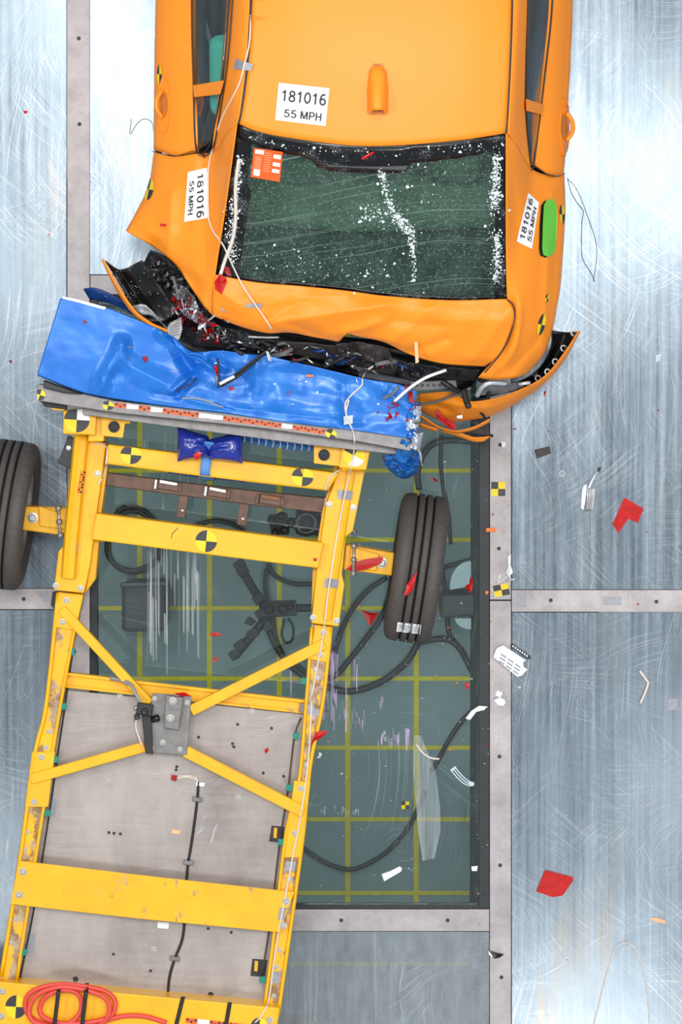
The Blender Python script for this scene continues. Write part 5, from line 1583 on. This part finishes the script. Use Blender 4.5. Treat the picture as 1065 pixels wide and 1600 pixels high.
chip('white_fragment', [(727, 1123), (736, 1111), (748, 1103), (760, 1104), (757, 1109), (744, 1112), (734, 1125)], 'white_plastic', 'white torn plastic piece at the edge of the dark gasket', F_, thick=.008, bend=.008)
cl_ = empty('clear_rail', P(722, 1212, 0), 'clear ribbed plastic rail piece lying on the lower glass pane', F_)
for dx, dy in ((0, 0), (3.4, -2.2), (6.4, -4.4)):
    tube('rib', [(704 + dx, 1203 + dy, .01), (714 + dx, 1215 + dy, .012), (724 + dx, 1224 + dy, .012), (734 + dx, 1228 + dy, .01)], .003, 'clear_bit', cl_)
slab('end_web', [(703, 1203), (711, 1197), (713, 1200), (705, 1206)], .012, .002, 'clear_bit', cl_, .001)
slab('end_web', [(732, 1222), (741, 1224), (740, 1228), (733, 1229)], .012, .002, 'clear_bit', cl_, .001)
tag(tube('curved_strip', [(650, 1163, .006), (660, 1176, .008), (672, 1184, .008), (686, 1186, .006)], .0045, 'white_wire'), 'thin curved cream strip lying on the glass over the yellow grid', F_)
chip('white_fragment', [(736, 1354), (746, 1353), (745, 1361), (737, 1361)], 'white_plastic', 'small white crumb at the lower right corner of the glass', F_, bend=.008)
chip('black_fragment', [(763, 1485), (775, 1489), (787, 1491), (781, 1496), (772, 1498)], 'black_gloss', 'small black plastic scrap on the lower frame strip', F_, bend=.01)
chip('white_fragment', [(763, 1485), (770, 1491), (768, 1496), (763, 1491)], 'white_plastic', 'white sliver beside the black scrap on the frame strip', F_)
chip('white_fragment', [(793, 870), (798, 866), (798, 884), (801, 894), (795, 902), (790, 896), (794, 884)], 'white_plastic', 'white torn film on the frame strip above the chequered marker', F_, bend=.01)
tag(wire('white_thread', [(777, 914), (778, 904), (781, 897), (780, 910), (790, 902), (795, 898), (798, 906), (804, 904)], .0025, 'white_plastic'), 'tangled white thread on the frame strip beside the torn film', 'thread')
chip('white_fragment', [(783, 690), (790, 691), (789, 698), (784, 699)], 'white_plastic', 'small white crumb on the upper part of the frame strip', F_, bend=.006)
chip('orange_fragment', [(758, 923), (763, 924), (762, 929), (758, 928)], 'orange_chip', 'small orange chip on the dark gasket right of the tyre', F_)
ring = [(878 + 4 * math.cos(a * .63), 740 + 4.5 * math.sin(a * .63), .004) for a in range(10)]
tag(tube('clear_ring', ring, .0022, 'clear_bit', closed=True), 'small clear ring on the right floor plate below the dirt stain', 'ring')
# markers stuck on the frame
for pts, lab in (((778, 764, 11, 11), 'square yellow and grey chequered marker on the upper frame strip'), ((783, 922, 12, 9), 'torn yellow chequered marker just above the frame joint')):
    x, y, a, b_ = pts
    tag(target(x, y, a, b_, 0 if y < 800 else -.2, None, True, eps=.001, name='floor_marker'), lab, 'marker')
o = target(781, 1090, 9, 8, .5, None, True, mats=('white_paper', 'duct_tape'), eps=.001, name='floor_marker'); tag(o, 'worn white and grey marker on the frame strip below the vent grille', 'marker')
chip('white_fragment', [(771, 1094), (780, 1090), (790, 1098), (786, 1103), (778, 1102)], 'white_plastic', 'torn white paper on the worn marker of the frame strip', F_, thick=.002, bend=.005)
tag(sticker('tape_patch', [(807, 924), (822, 924), (822, 948), (807, 948)], 'duct_tape', None, 3, 3, .001), 'grey tape patch at the left end of the right cross strip', 'tape')
tag(sticker('tape_patch', [(940, 932), (971, 932), (970, 946), (941, 946)], 'duct_tape', None, 3, 3, .001), 'grey tape patch in the middle of the right cross strip', 'tape')
tag(sticker('tape_patch', [(56, 924), (75, 922), (78, 938), (70, 943), (58, 940)][0:4], 'duct_tape', None, 3, 3, .001), 'torn grey tape patch on the left cross strip', 'tape')
tag(sticker('tape_patch', [(1044, 1092), (1058, 1092), (1058, 1110), (1043, 1109)], 'duct_tape', None, 3, 3, .001), 'round-cornered grey patch near the right edge of the lower plate', 'tape')
tag(sticker('tape_patch', [(834, 703), (858, 697), (861, 708), (838, 717)], 'dark_brown_panel', None, 3, 3, .0006), 'brown dirt patch dried on the right floor plate', 'stain')
# thin wires on the plates
thing_wire('thin_wire', [(886, 278), (892, 300), (902, 318), (911, 330), (909, 345), (908, 380), (910, 405), (922, 425), (929, 440)], .0016, 'black_cable', 'thin dark wire curling on the plate right of the car', 'wire')
thing_wire('thin_wire', [(886, 279), (898, 292), (908, 312), (920, 345), (930, 375), (932, 400), (928, 430), (926, 440)], .0014, 'dark_trim', 'second thin dark wire crossing the first right of the car', 'wire')
thing_wire('thin_wire', [(205, 186), (203, 210), (212, 196), (224, 186), (236, 190), (240, 202)], .0014, 'dark_trim', 'thin dark wire curled on the plate left of the car', 'wire')
thing_wire('bent_wire', [(926, 1606), (936, 1566), (948, 1520), (958, 1488), (968, 1475), (982, 1474), (996, 1490), (1006, 1520), (1012, 1560), (1015, 1606)], .003, 'white_wire', 'stiff beige wire bent into an arch on the lower right plate', 'wire')

# translucent streaks and a pale strip on the panes; white streaks are painted reflections
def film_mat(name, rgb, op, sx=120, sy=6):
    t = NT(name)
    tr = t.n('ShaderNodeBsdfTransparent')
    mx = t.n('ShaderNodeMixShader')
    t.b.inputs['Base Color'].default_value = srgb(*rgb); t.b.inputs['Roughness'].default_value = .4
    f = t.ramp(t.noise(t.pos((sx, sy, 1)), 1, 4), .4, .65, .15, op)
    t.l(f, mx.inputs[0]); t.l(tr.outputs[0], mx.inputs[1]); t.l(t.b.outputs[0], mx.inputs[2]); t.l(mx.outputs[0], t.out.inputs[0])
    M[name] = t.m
film_mat('pale_strip', (206, 216, 222), .34, 60, 2)
film_mat('lavender_streak', (214, 186, 232), .75)
film_mat('white_scuff', (214, 222, 228), .45, 200, 1.5)  # whitish streaks painted in place of hall light reflections
fz = .0015
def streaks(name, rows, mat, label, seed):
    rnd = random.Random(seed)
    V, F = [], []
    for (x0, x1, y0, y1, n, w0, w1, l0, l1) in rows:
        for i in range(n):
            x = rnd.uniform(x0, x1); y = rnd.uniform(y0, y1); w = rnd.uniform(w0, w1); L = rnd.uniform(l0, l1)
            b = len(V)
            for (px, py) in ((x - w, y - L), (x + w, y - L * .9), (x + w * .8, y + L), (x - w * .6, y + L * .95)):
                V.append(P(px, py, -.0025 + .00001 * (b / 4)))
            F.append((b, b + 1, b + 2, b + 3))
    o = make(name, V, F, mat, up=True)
    return tag(o, label, 'glass streaks', kind='stuff')
streaks('lavender_streaks', [(518, 528, 1030, 1090, 3, 1.5, 3.2, 16, 40), (505, 545, 1075, 1125, 22, .4, 1.5, 5, 22), (530, 570, 1115, 1140, 18, .4, 1.1, 3, 8), (590, 640, 1145, 1165, 20, .5, 1.4, 3, 9),
                        (592, 598, 1075, 1105, 3, 1.5, 3, 4, 6), (553, 558, 1040, 1090, 3, .5, 1.0, 15, 35), (634, 640, 1150, 1170, 3, 1.5, 2.2, 8, 14), (498, 506, 1110, 1120, 2, 2, 3, 6, 9), (450, 456, 1040, 1080, 2, 1, 2, 14, 25)],
        'lavender_streak', 'lavender streaks on the glass right of the trolley rail', 4)  # thin translucent lavender quads laid on the pane
streaks('white_reflections', [(222, 312, 690, 760, 26, .3, 1.6, 20, 60), (228, 310, 860, 990, 34, .3, 2.2, 20, 90), (500, 560, 1262, 1272, 16, .5, 1.4, 2, 6), (600, 700, 690, 760, 6, .3, .6, 20, 50)],
        'white_scuff', 'whitish lengthwise reflections painted on the glass under the trolley nose', 6)  # white translucent quads painted in place of hall light reflections
V = []
for (pa, pb) in (((646, 1150), (658, 1150)), ((645, 1210), (680, 1205)), ((650, 1262), (687, 1258)), ((653, 1300), (688, 1300)), ((660, 1345), (678, 1342))):
    V += [P(pa[0], pa[1], -.0022), P((pa[0] + pb[0]) / 2, pa[1] - 2, -.0018), P(pb[0], pb[1], -.0022)]
Fc = []
for r in range(4):
    for c_ in range(2):
        a = r * 3 + c_; Fc.append((a, a + 1, a + 4, a + 3))
tag(make('pale_strip', V, Fc, 'pale_strip', up=True), 'long translucent pale strip on the lower right of the glass', 'film')  # thin translucent pale sheet laid on the pane

# specks of paint and plastic strewn on the panes and plates
rnd = random.Random(77)
V, Fc, FI = [], [], []
for i in range(520):
    r = rnd.random()
    if r < .62:
        x, y = rnd.uniform(490, 746), rnd.uniform(690, 1410)
    elif r < .8:
        x, y = rnd.uniform(745, 800), rnd.uniform(690, 1590)
    else:
        x, y = rnd.uniform(800, 1065), rnd.uniform(540, 1590)
    p, n_ = drape(x, y, .001)
    if p.z > .05: continue
    s = rnd.uniform(.0012, .0042) if rnd.random() < .93 else rnd.uniform(.005, .008)
    b = len(V); a0 = rnd.random() * 6
    for k_ in range(4):
        a = a0 + k_ * 1.57
        V.append(p + Vector((math.cos(a) * s, math.sin(a) * s * .6, 0)))
    V.append(p + Vector((0, 0, s * .6)))
    for f_ in ((0, 1, 4), (1, 2, 4), (2, 3, 4), (3, 0, 4), (3, 2, 1, 0)):
        Fc.append(tuple(b + q_ for q_ in f_))
        FI.append(i % 4 if i % 9 else 3)
tag(make('paint_specks', V, Fc, ['orange_chip', 'white_plastic', 'clear_bit', 'red_lens'], None, fm=FI), 'orange, white and red specks strewn over the panes and plates', 'specks', kind='stuff')
V, Fc = [], []
for i in range(260):
    x, y = rnd.choice(((rnd.gauss(200, 30), rnd.gauss(450, 28)), (rnd.uniform(240, 660), 0), (rnd.gauss(300, 30), rnd.gauss(500, 18))))
    if y == 0: y = 500 + (x - 240) * .2 + rnd.gauss(0, 20)
    p, n_ = drape(x, y, .001)
    s = rnd.uniform(.0012, .0035)
    b = len(V)
    for k_ in range(4):
        a = k_ * 1.57 + i
        V.append(p + Vector((math.cos(a) * s, math.sin(a) * s * .6, 0)))
    V.append(p + Vector((0, 0, s)))
    Fc += [tuple(b + q_ for q_ in f_) for f_ in ((0, 1, 4), (1, 2, 4), (2, 3, 4), (3, 0, 4), (3, 2, 1, 0))]
tag(make('glass_dust', V, Fc, 'glass_crumb'), 'glittering glass dust sprinkled over the wreckage and barrier', 'dust', kind='stuff')

# ================================================================== IN THE PIT
PZ = PIT
# upward-looking camera on its bracket
pc = empty('pit_camera', P(478, 818, PZ), 'black upward-facing camera with a round lens standing in the pit under the wide beam', 'camera')
slab('camera_body', [(462, 797), (500, 799), (500, 837), (462, 835)], -1.15, -1.30, 'black_plastic', pc, .01, False)
lathe('lens', P(478, 818, -1.15), (0, 0, 1), [(0, .062), (.05, .062), (.055, .052), (.03, .045), (.028, .03), (.034, 0)], 'black_gloss', pc, 28)
lathe('lens_ring', P(478, 818, -1.095), (0, 0, 1), [(0, .05), (.003, .05), (.003, .042), (0, .042)], 'grey_plastic', pc, 28, closed=True)
slab('side_unit', [(418, 806), (448, 802), (452, 836), (424, 836)], -1.15, -1.28, 'black_plastic', pc, .01, False)
slab('name_plate', [(472, 795), (492, 796), (492, 799), (472, 798)], -1.148, -1.16, 'white_plastic', pc, .002, False)
for x, y in ((424, 812), (440, 806), (444, 828), (430, 832), (455, 815), (504, 812), (508, 826)):
    lathe('knob', P(x, y, -1.14), (0, 0, 1), [(0, .022), (.03, .02), (.034, 0)], 'black_gloss', pc, 12)
slab('cross_arm', [(440, 816), (516, 820), (516, 828), (440, 824)], -1.32, -1.36, 'dark_trim', pc, .004, False)
tubew('post', [P(478, 818, -1.30), P(478, 818, PZ)], .03, 'dark_trim', pc)
# second camera with dark jointed arms
ps = empty('camera_stand', P(430, 948, PZ), 'black jointed camera stand with a camera head in the pit between the braces', 'camera stand')
tube('arm', [(372, 878, -1.05), (392, 915, -1.08), (410, 942, -1.1)], .022, 'black_plastic', ps)
tube('arm', [(425, 955, -1.1), (400, 985, -1.1), (366, 1026, -1.08)], .022, 'black_plastic', ps)
tube('arm', [(452, 950, -1.1), (480, 950, -1.12), (505, 948, -1.12)], .02, 'black_plastic', ps)
for x, y in ((374, 882), (379, 892), (404, 935), (408, 958), (375, 1008), (367, 1022), (395, 990)):
    boxw('joint', P(x, y, -1.06), (.028, .022, .03), 'black_plastic', ps, .6, .006)
slab('head', [(404, 942), (462, 940), (464, 962), (406, 966)], -1.02, -1.14, 'black_plastic', ps, .008, False)
for x, y, r in ((442, 951, .028), (454, 948, .018), (421, 952, .026), (411, 946, .02)):
    lathe('knob', P(x, y, -1.02), (0, 0, 1), [(0, r), (.03, r * .9), (.034, 0)], 'black_gloss', ps, 14)
slab('battery', [(415, 968), (424, 971), (419, 988), (410, 984)], -1.06, -1.12, 'black_plastic', ps, .005, False)
slab('battery', [(388, 964), (400, 972), (393, 979), (381, 974)], -1.06, -1.12, 'black_plastic', ps, .005, False)
tubew('post', [P(430, 948, -1.1), P(430, 948, PZ)], .03, 'black_plastic', ps)
# lamp with pale dish beside the right wall
pl_ = empty('pit_lamp', P(722, 925, PZ), 'dark lamp housing with pale round dishes low beside the right pit wall', 'lamp')
slab('housing', [(690, 930), (744, 928), (744, 962), (688, 965)], -1.25, PZ, 'dark_trim', pl_, .01, False)
for (cx, cy, rx, ry, a0, a1) in ((736, 916, 34, 40, math.pi * .95, math.pi * 1.5), (736, 966, 26, 18, math.pi * .5, math.pi)):
    pts = [(cx, cy)] + [(cx + rx * math.cos(a0 + (a1 - a0) * i / 12), cy + ry * math.sin(a0 + (a1 - a0) * i / 12)) for i in range(13)]
    slab('dish', pts, -1.2, -1.24, 'pale_dish', pl_, .004, False)
# dark trough left of centre
bx_ = empty('equipment_case', P(215, 948, PZ), 'dark equipment case standing on the pit floor near the left wall', 'case')
slab('case_body', [(190, 912), (258, 910), (258, 986), (190, 988)], -1.25, PZ, 'dark_trim', bx_, .02, False)
slab('case_lid', [(188, 910), (260, 908), (260, 916), (188, 918)], -1.235, -1.25, 'black_plastic', bx_, .006, False)
# cables on the pit floor
def pcable(pts, r, lab, z=PZ + .02, closed=False):
    tag(tube('pit_cable', [(x, y, z + .004 * (i % 3)) for i, (x, y) in enumerate(pts)], r, 'black_cable', closed=closed), lab, 'cable')
coil = [(207 + (42 + 5 * math.sin(a * 1.1)) * math.cos(a), 852 + (38 + 4 * math.cos(a * .8)) * math.sin(a) * (1.55 if math.sin(a) < 0 else 1)) for a in [i * .45 for i in range(44)]]
pcable(coil, .011, 'coiled black cable on the pit floor at the left')
pcable([(300, 824), (330, 814), (360, 818), (382, 832)], .012, 'black cable arching behind the wide beam in the pit')
pcable([(655, 765), (652, 740), (660, 712), (676, 694), (700, 688), (735, 690)], .016, 'thick black cable arching above the right tyre')
pcable([(690, 680), (688, 720), (692, 760), (700, 800), (704, 850)], .010, 'thin black cable running down above the right tyre')
pcable([(604, 902), (575, 922), (550, 952), (534, 985), (522, 1020), (515, 1040)], .013, 'black cable curving left of the right tyre')
pcable([(612, 920), (598, 960), (570, 1000), (546, 1030), (528, 1052), (508, 1060), (480, 1052), (455, 1032)], .014, 'black cable sweeping under the right rail left of the tyre')
pcable([(652, 1006), (638, 1030), (610, 1056), (580, 1072), (548, 1080), (520, 1076), (480, 1060), (450, 1036), (432, 1010), (420, 985)], .017, 'thick black cable sweeping from below the right tyre to the camera stand')
pcable([(652, 1004), (690, 998), (715, 1010), (738, 1050)], .015, 'black cable curving below the right tyre to the pit wall')
pcable([(686, 888), (715, 880), (745, 872)], .012, 'black cable running right from behind the tyre')
pcable([(690, 892), (698, 940), (700, 985), (712, 1006)], .012, 'black cable hanging right of the tyre')
pcable([(748, 1100), (720, 1128), (700, 1158), (684, 1188), (674, 1205)], .012, 'black cable running from the right gasket down the glass middle')
pcable([(664, 1236), (650, 1270), (630, 1304), (600, 1334), (565, 1354), (540, 1358), (505, 1346), (470, 1322), (450, 1300)], .012, 'black cable in a wide loop at the lower end of the pit')
pcable([(418, 880), (430, 900), (460, 912), (492, 912)], .012, 'black cable bending right of the upper camera stand arm')
pcable([(416, 888), (414, 915), (418, 940)], .010, 'black cable dropping to the camera stand head')
pcable([(424, 962), (432, 1000), (446, 1034)], .012, 'black cable leaving the camera stand downwards')
pcable([(444, 968), (440, 990), (446, 1004), (456, 1000), (458, 980), (450, 966)], .007, 'thin black cable loop below the stand head', -1.1)
tag(target(633, 1258, 6, 6, 0, None, True, mats=('gasket', 'yellow_line'), eps=.002, name='pit_marker'), 'small square chequered marker on the glass beside the yellow grid line', 'marker')
bd = tag(slab('wood_board', [(425, 1588), (506, 1588), (506, 1660), (425, 1660)], -.5, -.56, 'beige_wood', None, .01, False), 'brown board low in the pit at the bottom edge', 'board')
tag(slab('pale_panel', [(512, 1596), (700, 1588), (700, 1680), (512, 1680)], -1.4, -1.43, 'pit_floor', None, .01, False), 'pale panel low in the pit at the bottom edge', 'panel')
